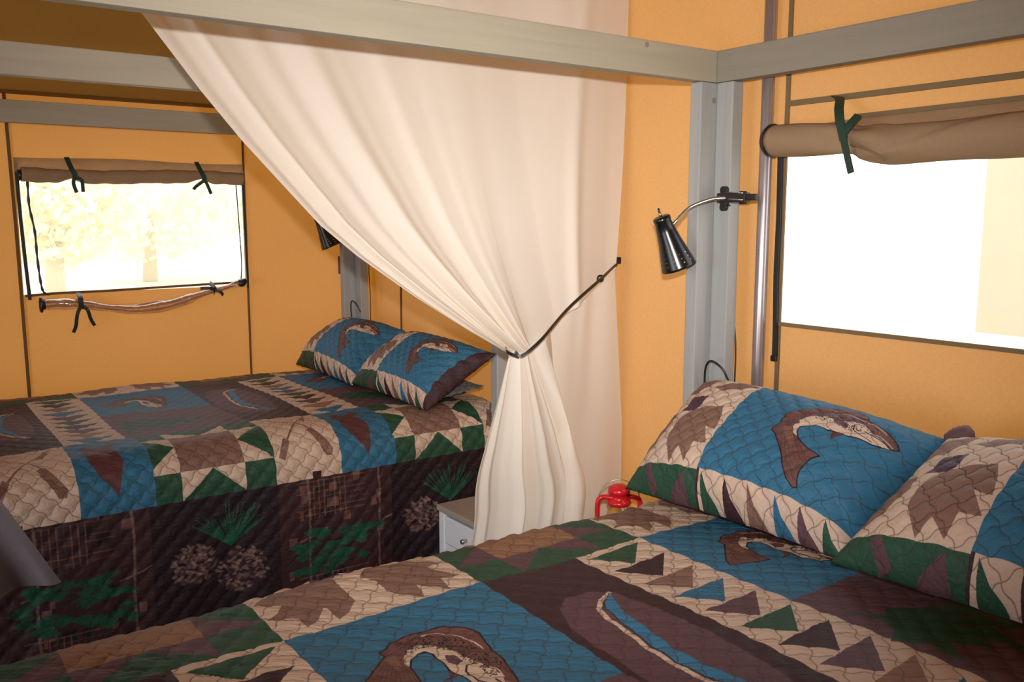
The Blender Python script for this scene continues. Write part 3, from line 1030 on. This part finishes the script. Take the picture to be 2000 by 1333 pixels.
# ------------------------------------------------------------------ pillows in quilted shams
def pillow(label, BL, BR, TR, TL, thick, group='matching trout pillow shams', back=0.55, seed=0, umax=SW):
    BL, BR, TR, TL = map(np.array, (BL, BR, TR, TL))
    nu, nv = 190, 130
    Uu, Vv = np.meshgrid(np.linspace(0, 1, nu), np.linspace(0, 1, nv))
    # cushion edges pull in a little between the corners
    pin = 0.022
    uu = Uu + pin * (1 - 2 * Uu) * np.sin(PI * Vv) * 1.0
    vv = Vv + pin * 1.2 * (1 - 2 * Vv) * np.sin(PI * Uu)
    base = ((1 - uu) * (1 - vv))[..., None] * BL + (uu * (1 - vv))[..., None] * BR + (uu * vv)[..., None] * TR + ((1 - uu) * vv)[..., None] * TL
    e1 = (BR - BL) + (TR - TL)
    e2 = (TL - BL) + (TR - BR)
    n = np.cross(e2, e1)
    n = n / np.linalg.norm(n)
    if n[2] < 0:
        n = -n
    prof = (np.clip(1 - np.abs(2 * Uu - 1) ** 3.0, 0, 1) * np.clip(1 - np.abs(2 * Vv - 1) ** 2.6, 0, 1)) ** 0.62
    r = np.random.default_rng(seed)
    lump = 1 + 0.10 * np.sin(Uu * 5 + r.uniform(0, 6)) * np.sin(Vv * 4 + r.uniform(0, 6))
    q = puff(Uu * SW, Vv * SH)
    crease = 0.004 * np.sin(Uu * 40 + 3 * np.sin(Vv * 7)) * np.exp(-Vv * 9) + 0.004 * np.sin(Vv * 34 + 2 * np.sin(Uu * 6)) * np.exp(-(1 - Uu) * 10)
    front = base + (prof * thick * lump + 0.0052 * q * np.minimum(1, prof * 3) + crease)[..., None] * n
    rear = base - (prof * thick * back)[..., None] * n
    V = np.concatenate([front.reshape(-1, 3), rear.reshape(-1, 3)])
    uf = np.stack([Uu * umax / (SW + 0.06), Vv], -1).reshape(-1, 2)
    ub = np.tile(np.array([[0.965, 0.5]]), (nu * nv, 1))
    f1 = grid_faces(nv, nu)
    f2 = grid_faces(nv, nu)[:, ::-1] + nu * nv
    o = link_mesh('pillow', V, np.concatenate([f1, f2]), M['sham'], None, True, np.concatenate([uf, ub]))
    # close the rim: weld the coincident edge vertices
    bm = bmesh.new()
    bm.from_mesh(o.data)
    bm.verts.ensure_lookup_table()
    bd = [v for v in bm.verts if v.is_boundary]
    bmesh.ops.remove_doubles(bm, verts=bd, dist=0.006)
    bm.to_mesh(o.data)
    bm.free()
    tag(o, label, 'pillow', group)
    return o


def corner_tuft(parent, P, d, r=0.018):
    """twisted corner of the sham"""
    P, d = Vector(P), Vector(d)
    pts = spline([P, P + d * 0.35, P + d * 0.75, P + d], 14)
    return tube('corner_tuft', pts, lambda u: r * (0.75 + 0.45 * math.sin(PI * min(1, u * 0.95 + 0.05)) + 0.06 * math.sin(u * 40)) * (1 if u < 0.9 else max(0.3, (1 - u) * 9)), M['plumcloth'], parent, 14)


pa = pillow('near pillow with blue trout panel, leaning below the lamp post', (1.462, 1.560, 0.795), (1.475, 0.965, 0.800), (1.780, 0.925, 0.995), (1.800, 1.610, 1.022), 0.125, seed=1, umax=SW * 0.98)
corner_tuft(pa, (1.772, 0.935, 0.998), (0.010, -0.048, 0.026), 0.017)
pb = pillow('near pillow cut by the right picture edge with brown maple leaf panel', (1.420, 0.955, 0.812), (1.430, 0.285, 0.812), (1.755, 0.285, 1.035), (1.755, 0.925, 1.008), 0.12, seed=2)
pc = pillow('far pillow at the back of the left bed, against the tent corner', (1.530, 3.790, 0.800), (1.510, 3.175, 0.800), (1.800, 3.260, 0.985), (1.810, 3.830, 0.985), 0.10, seed=3)
pd_ = pillow('far pillow at the front of the left bed, partly behind the curtain', (1.500, 3.160, 0.812), (1.548, 2.660, 0.782), (1.800, 2.600, 0.968), (1.805, 3.215, 0.975), 0.11, back=0.3, seed=4, umax=SW + 0.035)
for nm, p, r_ in (('slate_pillow', (1.70, 2.95, 0.815), 0), ):
    o = pillow('flat grey pillow lying under the front pillow of the left bed', (1.60, 3.14, 0.800), (1.62, 2.735, 0.798), (1.83, 2.72, 0.83), (1.83, 3.14, 0.83), 0.02, group='bed pillows', back=0.3, seed=5)
    o.data.materials.clear()
    o.data.materials.append(M['slate'])
    o.name = 'sleeping_pillow'


# ------------------------------------------------------------------ clip lamps
def clip_lamp(label):
    t = thing('clip_lamp', label, 'lamp', (1.86, 1.661, 1.505), 'black gooseneck clip lamps')
    O = Vector((1.86, 1.661, 1.505))
    L = lambda *p: Vector(p) - O
    # clamp: round ended plate on the board face and the jaws reaching past its edge
    bm = bmesh.new()
    bm_box(bm, L(1.847, 1.607, 1.480), L(1.8595, 1.628, 1.524), 0.004)
    for zc in (1.480, 1.524):
        mm = Matrix.Translation(L(1.8532, 1.6175, zc)) @ Matrix.Rotation(PI / 2, 4, 'Y')
        bmesh.ops.create_cone(bm, cap_ends=True, segments=16, radius1=0.0105, radius2=0.0105, depth=0.012, matrix=mm)
    from_bm('clamp_plate', bm, M['blackp'], t)
    bm = bmesh.new()
    bm_box(bm, L(1.825, 1.525, 1.491), L(1.8475, 1.620, 1.516), 0.004)
    bm_box(bm, L(1.828, 1.494, 1.495), L(1.842, 1.526, 1.512), 0.003)
    from_bm('clamp_body', bm, M['blackp'], t)
    for zc in (1.497, 1.514):
        tube('clamp_spring', [L(1.824, 1.530, zc), L(1.822, 1.575, zc + 0.003)], 0.002, M['nickel'], t, 6)
    bm = bmesh.new()
    bm_box(bm, L(1.9015, 1.590, 1.488), L(1.912, 1.632, 1.522), 0.003)
    bm_box(bm, L(1.842, 1.590, 1.500), L(1.908, 1.600, 1.512), 0.002)
    from_bm('clamp_jaw', bm, M['blackp'], t)
    neck = spline([L(1.835, 1.585, 1.503), L(1.818, 1.605, 1.502), L(1.800, 1.622, 1.498), L(1.765, 1.656, 1.478), L(1.735, 1.672, 1.445), L(1.728, 1.680, 1.432)], 24)
    tube('gooseneck', neck, lambda u: 0.0052 + 0.0004 * math.sin(u * 220), M['nickel'], t, 10)
    # shade: axis from the switch end down to the wide mouth
    top, bot = SH_TOP - O, SH_BOT - O
    ax = (bot - top).normalized()
    Ls = (bot - top).length
    Mx = Matrix.Translation(top) @ ax.to_track_quat('Z', 'Y').to_matrix().to_4x4()
    prof = [(0.0, 0.0), (0.019, 0.0), (0.0235, 0.003), (0.0235, 0.012), (0.022, 0.014), (0.026, 0.040), (0.031, 0.070), (0.038, 0.100), (0.046, Ls - 0.006), (0.0475, Ls), (0.0455, Ls), (0.036, 0.10), (0.028, 0.065), (0.022, 0.03), (0.0, 0.028)]
    lathe('lamp_shade', prof, M['black'], t, 36, Mx)
    # pierced holes along the rim, three rows of bright dots
    V, Fc = [], []
    for i in range(12):
        for j in range(3):
            z = Ls - 0.016 - j * 0.011
            rr_ = 0.0462 - (Ls - z) * 0.23 + 0.0016
            a = 2 * PI * (i + 0.12 * j) / 12
            c = Vector((rr_ * math.cos(a), rr_ * math.sin(a), z))
            tx = Vector((-math.sin(a), math.cos(a), 0))
            b_ = len(V)
            for q in range(6):
                w = 2 * PI * q / 6
                V.append(Mx @ (c + tx * 0.0026 * math.cos(w) + Vector((0, 0, 1)) * 0.0026 * math.sin(w)))
            Fc.append(tuple(range(b_, b_ + 6)))
    hl = link_mesh('pierced_holes', V, Fc, M['nickel'], t)
    tube('switch', [Mx @ Vector((0, 0, 0)), Mx @ Vector((0.001, 0, -0.012))], 0.004, M['nickel'], t, 10)
    tube('switch_knob', [Mx @ Vector((0.001, 0, -0.010)), Mx @ Vector((0.003, 0.002, -0.022))], 0.0028, M['blackp'], t, 8)
    cord = spline([L(1.85, 1.60, 1.488), L(1.92, 1.632, 1.45), L(1.922, 1.632, 1.30), L(1.915, 1.626, 1.20), L(1.912, 1.612, 1.10), L(1.910, 1.610, 0.98), L(1.912, 1.615, 0.75)], 50)
    tube('cord', cord, 0.0022, M['blackp'], t, 6)
    loop = spline([L(1.83, 1.645, 0.98), L(1.825, 1.640, 1.045), L(1.823, 1.620, 1.070), L(1.828, 1.585, 1.055), L(1.84, 1.570, 1.02)], 24)
    tube('cord_loop', loop, 0.003, M['blackp'], t, 6)
    return t


SH_TOP = Vector((1.700, 1.696, 1.455))
SH_BOT = Vector((1.752, 1.677, 1.322))
lamp_a = clip_lamp('black gooseneck lamp clipped to the corner post of the near right bed')
lamp_b = copy_tree(lamp_a)
lamp_b.location = (1.86, 3.85, 1.505)
lamp_b['label'] = 'black gooseneck lamp of the left bed, mostly hidden behind the curtain'

# ------------------------------------------------------------------ curtain between the beds
GW = [0, 0.252, 0.409, 0.502, 0.675, 0.744, 0.843, 0.932, 1.0]
GX = [0, 0.175, 0.293, 0.369, 0.527, 0.609, 0.747, 0.885, 1.0]
nu, n1, n2 = 420, 200, 170
u = np.linspace(0, 1, nu)
UC = 0.60
ph = rng.uniform(0, 2 * PI, 12)


def folds(uu, freqs, amps):
    f = np.zeros_like(uu)
    for k_, (fr, am) in enumerate(zip(freqs, amps)):
        f += am * np.sin(2 * PI * fr * uu + ph[k_])
    return f


xt = 0.30 + 1.650 * u
xk = np.where(u < UC, 1.468 + 0.085 * (u / UC), 1.553 + (u - UC) / (1 - UC) * 0.352)
zk = np.where(u < UC, 1.065 + 0.012 * (u / UC), 1.077 + 0.218 * (u - UC) / (1 - UC))
ZTOP = 2.2
FU = folds(u, (4.5, 7.0, 12.0, 21.0), (1.0, 0.7, 0.35, 0.12))
# a crisp hem fold beside the free edge
hem = np.exp(-((u - 0.030) / 0.012) ** 2) * 1.6 - np.exp(-((u - 0.075) / 0.010) ** 2) * 1.4 + np.exp(-((u - 0.125) / 0.02) ** 2)
gath = np.clip((UC + 0.12 - u) / 0.25, 0, 1)
rows = []
for i in range(n1):
    w = i / (n1 - 1)
    gl = np.interp(w, GW, GX)
    gg = w + (gl - w) * (1 - u) ** 0.8
    # right hand columns hang nearly straight before they are drawn in
    gg = np.where(u > 0.35, gg * (1 - (u - 0.35)) + (w ** 2.2) * (u - 0.35), gg)
    x = xt + (xk - xt) * gg
    z = ZTOP + (zk - ZTOP) * w
    amp = (0.003 + 0.013 * w ** 1.5) * gath + 0.0035 * (1 - gath)
    y = 2.095 + amp * (FU * (0.25 + 0.75 * np.clip((0.50 - u) / 0.25, 0, 1)) + hem * (0.9 - 0.4 * w)) + 0.012 * np.sin(2.2 * w + 3 * u) - 0.045 * w ** 4 * gath
    # a broad soft fold near the wall side
    y = y + 0.010 * np.sin(2 * PI * (u * 3.1 + 0.25 * w)) * (1 - gath) - 0.014 * np.exp(-((u - (0.90 - 0.10 * w)) / 0.02) ** 2) * (0.3 + 0.7 * w)
    rows.append(np.stack([x, y, z], -1))
FD = folds(u / UC, (3.0, 4.6, 7.0, 11.0), (1.0, 0.6, 0.35, 0.12))


def smooth_table(zs, xs_, n=400, k=41):
    g_ = np.linspace(zs[0], zs[-1], n)
    v_ = np.interp(g_, zs, xs_)
    p_ = np.pad(v_, k // 2, mode='reflect', reflect_type='odd')
    return g_, np.convolve(p_, np.ones(k) / k, 'valid')


TL_ = smooth_table([0.03, 0.30, 0.544, 0.614, 0.707, 0.80, 0.923, 1.067], [1.27, 1.28, 1.300, 1.318, 1.318, 1.350, 1.405, 1.462])
TR_ = smooth_table([0.03, 0.3, 0.547, 0.64, 0.848, 1.012, 1.067], [1.69, 1.70, 1.715, 1.735, 1.648, 1.572, 1.553])
for i in range(1, n2):
    w = i / (n2 - 1)
    z = zk + (0.03 - zk) * w
    zz = 1.065 + (0.03 - 1.065) * w
    xl = np.interp(zz, *TL_)
    xr = np.interp(zz, *TR_)
    UB = UC + 0.10
    xb = np.where(u < UC, xl + (xr - xl) * (u / UC),
                  np.where(u < UB, xr + (u - UC) / 0.10 * (1.60 - xr) * min(1, w * 3) + (u - UC) / 0.10 * 0.0955 * (1 - min(1, w * 3)), 0))
    st = 1.60 * min(1, w * 3) + (1.553 + 0.0955) * (1 - min(1, w * 3))
    xe = 1.905 + 0.045 * min(1, w * 2.5)
    xb = np.where(u >= UB, st + (u - UB) / (1 - UB) * (xe - st), xb)
    ma = np.clip((UB - u) / 0.06, 0, 1)
    amp = 0.010 + 0.026 * min(1, w * 2.2)
    y = 2.055 - 0.020 * min(1, w * 4) + amp * FD * 0.6
    yb = 2.098 + 0.004 * np.sin(2 * PI * (u * 6 + 0.4 * w)) - 0.008 * np.exp(-((u - 0.86 + 0.06 * w) / 0.03) ** 2) * max(0, 1 - 2 * w)
    y = y * ma + yb * (1 - ma)
    rows.append(np.stack([xb, np.clip(y, 1.99, 2.13), z], -1))
V = np.concatenate(rows)
cur = thing('tied_curtain', 'sheer cream curtain drawn back between the two beds', 'curtain', (0, 0, 0))
fab = link_mesh('curtain_fabric', V, grid_faces(len(rows), nu), M['curtain'], cur, True)
# thread line of the side hem
tube('curtain_rod', [(-0.2, 2.095, 2.205), (0.9, 2.095, 2.205), (1.955, 2.095, 2.205)], 0.008, M['nickel'], cur, 10)
sp = spline([(1.448, 2.000, 1.082), (1.462, 1.985, 1.072), (1.52, 1.975, 1.112), (1.64, 2.005, 1.190), (1.79, 2.035, 1.268), (1.885, 2.082, 1.300), (1.912, 2.094, 1.308)], 40)
ribbon('tie_strap', sp, (0.35, 0, 1), 0.0085, 0.003, M['blackp'], cur)
ribbon('tie_loop', spline([(1.462, 2.000, 1.066), (1.452, 2.04, 1.075), (1.48, 2.09, 1.085), (1.50, 2.115, 1.088)], 16), (0, 0, 1), 0.0085, 0.003, M['blackp'], cur)
bm = bmesh.new()
mm = Matrix.Translation((1.80, 2.05, 1.268)) @ Matrix.Rotation(PI / 2, 4, 'X')
for q in range(16):
    a0, a1 = 2 * PI * q / 16, 2 * PI * (q + 1) / 16
Vt, Ft = tube_geo([(1.802 + 0.011 * math.cos(a), 2.048, 1.270 + 0.009 * math.sin(a)) for a in np.linspace(0, 2 * PI, 17)], 0.003, 6, False)
bm.free()
link_mesh('strap_ring', Vt, Ft, M['blackp'], cur, True)
box('wall_hook', (1.944, 2.125, 1.306), (1.958, 2.14, 1.328), M['blackp'], cur, 0.003)


# ------------------------------------------------------------------ nightstands and lantern
def nightstand(x0, x1, y0, y1, top, label):
    t = thing('nightstand', label, 'nightstand', ((x0 + x1) / 2, (y0 + y1) / 2, 0), 'white nightstands between the beds')
    hx, hy = (x1 - x0) / 2, (y1 - y0) / 2
    box('table_top', (-hx - 0.006, -hy - 0.006, top - 0.02), (hx, hy + 0.006, top), M['grey_top'], t, 0.003)
    for a in (-1, 1):
        for b_ in (-1, 1):
            lx, ly = a * (hx - 0.016), b_ * (hy - 0.016)
            box('leg', (lx - 0.016, ly - 0.016, 0), (lx + 0.016, ly + 0.016, top - 0.0205), M['white_wood'], t)
    box('side_panel', (-hx + 0.033, -hy + 0.004, 0.10), (hx - 0.033, -hy + 0.018, top - 0.021), M['white_wood'], t)
    box('side_panel', (-hx + 0.033, hy - 0.018, 0.10), (hx - 0.033, hy - 0.004, top - 0.021), M['white_wood'], t)
    box('back_panel', (hx - 0.02, -hy + 0.033, 0.10), (hx - 0.008, hy - 0.033, top - 0.021), M['white_wood'], t)
    d = box('drawer', (-hx + 0.003, -hy + 0.035, top - 0.125), (hx - 0.03, hy - 0.035, top - 0.032), M['white_wood'], t, 0.004)
    kn = lathe('knob', [(0, -0.018), (0.007, -0.018), (0.009, -0.012), (0.005, -0.006), (0.005, 0.003)], M['nickel'], d, 14, Matrix.Translation((-hx, 0, top - 0.078)) @ Matrix.Rotation(PI / 2, 4, 'Y'))
    box('rail', (-hx + 0.004, -hy + 0.034, top - 0.150), (-hx + 0.022, hy - 0.034, top - 0.128), M['white_wood'], t)
    box('shelf', (-hx + 0.034, -hy + 0.02, 0.12), (hx - 0.02, hy - 0.02, 0.135), M['shelfgrey'], t)
    return t


nightstand(1.495, 1.90, 2.165, 2.500, 0.500, 'white nightstand with a drawer beside the left bed, behind the curtain')
nightstand(1.50, 1.90, 1.720, 1.960, 0.500, 'white nightstand under the red lantern beside the near right bed')

lan = thing('hurricane_lantern', 'small red metal lantern standing on the nightstand beside the near pillow', 'lantern', (1.715, 1.855, 0.501))
lathe('fuel_tank', [(0, 0), (0.044, 0), (0.048, 0.006), (0.047, 0.026), (0.036, 0.040), (0.018, 0.044), (0.016, 0.055), (0, 0.055)], M['red'], lan, 28)
lathe('burner', [(0, 0.054), (0.020, 0.054), (0.026, 0.060), (0.026, 0.070), (0.0, 0.072)], M['red'], lan, 24)
lathe('glass_globe', [(0.022, 0.072), (0.030, 0.085), (0.034, 0.100), (0.030, 0.116), (0.023, 0.128)], M['glass'], lan, 28)
lathe('chimney_cap', [(0.0, 0.128), (0.032, 0.128), (0.036, 0.134), (0.034, 0.142), (0.026, 0.146), (0.026, 0.160), (0.031, 0.162), (0.033, 0.168), (0.031, 0.178), (0.018, 0.186), (0.005, 0.189), (0, 0.189)], M['red'], lan, 28)
for a in (-1, 1):
    tube('side_tube', spline([(0.020 * a, -0.02 * a * 0, 0.150), (0.044 * a * 0.8, -0.044 * a * 0.6, 0.150), (0.060 * a * 0.8, -0.060 * a * 0.6, 0.138), (0.062 * a * 0.8, -0.062 * a * 0.6, 0.090), (0.058 * a * 0.8, -0.058 * a * 0.6, 0.040), (0.036 * a * 0.8, -0.036 * a * 0.6, 0.022)], 26), 0.0075, M['red'], lan, 10)
hv = [(0.060 * math.cos(q) * 0.8, -0.060 * math.cos(q) * 0.6, 0.140 + 0.062 * math.sin(q)) for q in np.linspace(0, PI, 22)]
tube('bail_handle', hv, 0.0016, M['nickel'], lan, 6)

# ------------------------------------------------------------------ rolled window flaps
def tie(parent, A, B, tails, axis, mat=None):
    """webbing loop over the roll, with its loose ends"""
    ribbon('tie_loop', spline(A, 14), axis, 0.019, 0.003, mat or M['green'], parent)
    for tl in tails:
        ribbon('tie_end', spline(tl, 8), axis, 0.0135, 0.003, mat or M['green'], parent)


# far window: loose upper sheet with the rolled part below
ff = thing('rolled_window_flap', 'brown canvas flap rolled up over the far window with two green ties', 'window flap', (0.94, 3.96, 1.65), 'rolled canvas window flaps')
OX = Vector((0.94, 3.96, 1.65))
W_ = lambda *p: Vector(p) - OX
xs = np.linspace(0.492, 1.388, 110)
rows = []
for i in range(14):
    w = i / 13
    zt = 1.688 + 0.004 * np.sin(xs * 9)
    zb = 1.630 + 0.002 * np.sin(xs * 11)
    z = zt + (zb - zt) * w
    y = 3.983 - 0.022 * w + 0.004 * np.sin(xs * 60 + 4 * w) * math.sin(PI * w) + 0.003 * np.sin(xs * 23 + 2)
    rows.append(np.stack([xs - OX.x, y - OX.y, z - OX.z], -1))
link_mesh('flap_sheet', np.concatenate(rows), grid_faces(14, 110), M['flap'], ff, True)
cin = (0.690, 1.196)
pts = [W_(x, 3.950, 1.620 + 0.010 * (1 - min(1, abs(x - cin[0]) / 0.06)) + 0.010 * (1 - min(1, abs(x - cin[1]) / 0.06)) - 0.006 * math.sin((x - 0.5) * 7)) for x in np.linspace(0.512, 1.375, 90)]


def r_far(u_):
    x = 0.512 + u_ * 0.863
    k_ = min(1, min(abs(x - cin[0]), abs(x - cin[1])) / 0.05)
    return 0.017 + 0.012 * k_ + 0.0015 * math.sin(x * 37) + 0.001 * math.sin(x * 91)


tube('flap_roll', pts, r_far, M['flap'], ff, 22, 0.95)
tube('roll_end', [W_(0.500, 3.950, 1.615), W_(0.514, 3.950, 1.616)], 0.021, M['blackp'], ff, 16)
for cx_, dx in ((0.690, 0.02), (1.196, 0.005)):
    tie(ff, [W_(cx_ - 0.012, 3.968, 1.690), W_(cx_ - 0.006, 3.935, 1.655), W_(cx_ + 0.006, 3.925, 1.622), W_(cx_ + 0.008, 3.938, 1.602)], None,
        [[W_(cx_ + 0.006, 3.926, 1.612), W_(cx_ + 0.010 + dx, 3.925, 1.600), W_(cx_ + 0.034, 3.93, 1.555)],
         [W_(cx_ + 0.004, 3.926, 1.610), W_(cx_ - 0.0 - (0.030 if dx < 0.01 else 0.0), 3.925, 1.585), W_(cx_ + (0.010 if dx > 0.01 else -0.040), 3.93, 1.552 if dx > 0.01 else 1.572)]], (1, 0, 0))

# clear vinyl sheet rolled at the sill
vz = thing('rolled_vinyl_sheet', 'clear vinyl window sheet rolled below the far window, sagging in the middle', 'window flap', (0.94, 3.96, 1.10))
OX = Vector((0.94, 3.96, 1.10))
vp = spline([W_(0.555, 3.955, 1.112), W_(0.62, 3.952, 1.112), W_(0.70, 3.948, 1.105), W_(0.80, 3.950, 1.085), (W_(0.92, 3.950, 1.072)), W_(1.05, 3.950, 1.088), W_(1.18, 3.950, 1.125), W_(1.28, 3.950, 1.148), W_(1.345, 3.952, 1.166)], 80)
tube('vinyl_roll', vp, lambda q: 0.021 + 0.004 * math.sin(q * 13) + 0.0015 * math.sin(q * 47) - 0.005 * (q > 0.7), M['vinyl'], vz, 18, 0.9)
vp2 = spline([W_(0.57, 3.957, 1.120), W_(0.70, 3.953, 1.110), W_(0.84, 3.955, 1.080), W_(0.96, 3.953, 1.098), W_(1.12, 3.955, 1.104), W_(1.33, 3.957, 1.160)], 60)
tube('vinyl_inner_roll', vp2, 0.006, M['vinyl'], vz, 10)
tube('roll_end', [W_(0.553, 3.953, 1.112), W_(0.562, 3.953, 1.112)], 0.021, M['blackp'], vz, 18)
Vt, Ft = tube_geo([W_(0.548, 3.945 + 0.0 + 0.018 * math.cos(a), 1.112 + 0.026 * math.sin(a)) for a in np.linspace(0, 2 * PI, 19)], 0.006, 8, False)
link_mesh('roll_end_ring', Vt, Ft, M['blackp'], vz, True)
tube('roll_end', spline([W_(1.335, 3.95, 1.172), W_(1.352, 3.945, 1.164), W_(1.372, 3.95, 1.176)], 8), lambda q: 0.011 + 0.006 * math.sin(PI * q), M['blackp'], vz, 14)
tie(vz, [W_(0.688, 3.975, 1.150), W_(0.688, 3.930, 1.135), W_(0.689, 3.925, 1.105), W_(0.690, 3.935, 1.088)], None,
    [[W_(0.688, 3.928, 1.100), W_(0.672, 3.92, 1.070), W_(0.665, 3.93, 1.020), W_(0.655, 3.935, 0.995)],
     [W_(0.692, 3.928, 1.100), W_(0.710, 3.92, 1.085), W_(0.722, 3.93, 1.045), W_(0.736, 3.935, 1.018)]], (1, 0, 0), M['zip'])
tie(vz, [W_(1.222, 3.978, 1.168), W_(1.224, 3.935, 1.155), W_(1.226, 3.926, 1.140), W_(1.226, 3.936, 1.124)], None,
    [[W_(1.226, 3.926, 1.142), W_(1.200, 3.92, 1.150), W_(1.165, 3.93, 1.150)],
     [W_(1.228, 3.926, 1.140), W_(1.250, 3.92, 1.130), W_(1.262, 3.93, 1.116)]], (0.3, 0, 1), M['zip'])

# head window: thick roll with folds, one green tie
hf = thing('rolled_window_flap', 'thick brown canvas flap rolled over the window beside the right bed', 'window flap', (1.90, 1.0, 1.65), 'rolled canvas window flaps')
OX = Vector((1.90, 1.0, 1.65))
ys = np.linspace(1.500, 0.15, 130)


def zc_h(y):
    return float(np.interp(y, [0.15, 0.90, 1.05, 1.17, 1.24, 1.30, 1.36, 1.50], [1.612, 1.620, 1.618, 1.617, 1.628, 1.638, 1.640, 1.646]))


def r_h(q):
    y = 1.500 - q * 1.35
    return 0.043 - 0.010 * math.exp(-((y - 1.262) / 0.03) ** 2) + 0.004 * max(0, min(1, (1.2 - y) * 4)) + 0.001 * math.sin(y * 23)


SEG = 48
V, Fc = tube_geo([W_(1.900, y, zc_h(y)) for y in ys], r_h, SEG, True, 0.9)
V = [Vector(v) for v in V]
for i, v in enumerate(V):
    ring, kk = divmod(i, SEG)
    y = ys[min(ring, 129)]
    c = W_(1.900, y, zc_h(y))
    dd = v - c
    if dd.length < 1e-6:
        continue
    ang = math.atan2(dd.z, -dd.x)        # 0 faces the room, positive is up
    # creases fanning out of the cinch, and the step where the outer layer ends
    ex = 0.005 * math.exp(-abs(y - 1.26) / 0.10) * math.sin(4 * ang + (1.26 - y) * 20)
    edge = 0.25 + 1.1 * max(0.0, min(1.0, (1.12 - y) / 0.35)) - 0.9 * max(0.0, min(1.0, (y - 1.0) / 0.25))
    ex += 0.0055 / (1 + math.exp(-(edge - ang) * 26)) * (1 if y < 1.24 else 0.2)
    ex += 0.004 * math.exp(-((ang + 0.9 - (1.24 - y) * 6) / 0.25) ** 2) * (1 if 1.12 < y < 1.25 else 0)
    V[i] = v + dd.normalized() * ex
link_mesh('flap_roll', V, Fc, M['flap'], hf, True)
for i, (yy_, rr_) in enumerate(((1.506, 0.0425), (1.513, 0.0385), (1.520, 0.033), (1.526, 0.026))):
    tube('roll_end_layer', [W_(1.900, yy_ - 0.007, 1.646), W_(1.900, yy_, 1.646)], rr_, M['plumcloth'] if i % 2 else M['blackp'], hf, 28)
rows = []
yv = np.linspace(1.47, 0.12, 90)
for i in range(12):
    w = i / 11
    zt = np.interp(yv, [0.12, 0.92, 1.27, 1.47], [1.696, 1.694, 1.690, 1.680])
    z = zt + (1.640 - zt) * w
    x = 1.954 - 0.035 * w + 0.002 * np.sin(yv * 30 + 4 * w) * math.sin(PI * w)
    rows.append(np.stack([x - OX.x, yv - OX.y, z - OX.z], -1))
link_mesh('flap_sheet', np.concatenate(rows), grid_faces(12, 90), M['flap'], hf, True)
ribbon('sheet_binding', [W_(1.949, 1.30, 1.692), W_(1.949, 0.92, 1.695), W_(1.949, 0.12, 1.697)], (0, 0, 1), 0.011, 0.003, M['seam'], hf)
tube('edge_piping', spline([W_(1.853, 1.248, 1.618), W_(1.850, 1.215, 1.608), W_(1.853, 1.18, 1.592), W_(1.862, 1.165, 1.578)], 16), 0.0018, M['seam'], hf, 6)
ribbon('tie_loop', spline([W_(1.950, 1.362, 1.745), W_(1.915, 1.325, 1.733), W_(1.870, 1.295, 1.705), W_(1.848, 1.275, 1.670), W_(1.846, 1.262, 1.630)], 18), (0, 1, 0.2), 0.021, 0.003, M['green'], hf)
ribbon('tie_end', spline([W_(1.845, 1.268, 1.655), W_(1.844, 1.255, 1.610), W_(1.848, 1.240, 1.553)], 10), (0, 1, 0), 0.016, 0.003, M['green'], hf)
ribbon('tie_end', spline([W_(1.845, 1.264, 1.645), W_(1.848, 1.250, 1.662), W_(1.862, 1.238, 1.684)], 10), (0, 1, 0), 0.022, 0.003, M['green'], hf)

# ------------------------------------------------------------------ grey satin throw on a rack at the left
rk = thing('blanket_rack', 'wooden blanket rack standing left of the left bed', 'rack', (-0.25, 2.0, 0))
for a in (-0.36, 0.30):
    box('rack_post', (a - 0.015, -0.015, 0.0), (a + 0.015, 0.015, 0.93), M['wood_z'], rk)
    box('rack_foot', (a - 0.02, -0.16, 0.0), (a + 0.02, 0.16, 0.03), M['wood_z'], rk)
box('rack_bar', (-0.345, -0.012, 0.88), (0.395, 0.012, 0.91), M['wood_x'], rk)
rows = []
nn = 90
uu = np.linspace(0, 1, nn)
for i in range(60):
    w = i / 59
    # over the bar and down the front, the free corner swings to the right
    if w < 0.12:
        z = 0.80 + w / 0.12 * 0.115
        y = 2.018
    elif w < 0.20:
        a = (w - 0.12) / 0.08 * PI
        z = 0.915 + 0.018 * math.sin(a)
        y = 2.0 + 0.018 * math.cos(a)
    else:
        z = 0.915 - (w - 0.20) / 0.80 * 0.215
        y = 1.980
    k_ = max(0, (w - 0.16) / 0.84)
    x0_ = -0.60
    x1_ = 0.165 + 0.105 * k_
    x = x0_ + (x1_ - x0_) * uu
    zz = z + 0.02 * k_ * np.clip((uu - 0.80) / 0.20, 0, 1)
    yy_ = y - 0.045 * k_ * (1 + np.sin(uu * 44 + 1.2 + k_ * 0.8)) * 0.5 * (w > 0.2)
    rows.append(np.stack([x, yy_, zz], -1))
o = link_mesh('satin_throw', np.concatenate(rows), grid_faces(60, nn), M['satin'], None, True)
tag(o, 'grey satin throw hanging over a rack at the lower left picture edge', 'blanket')
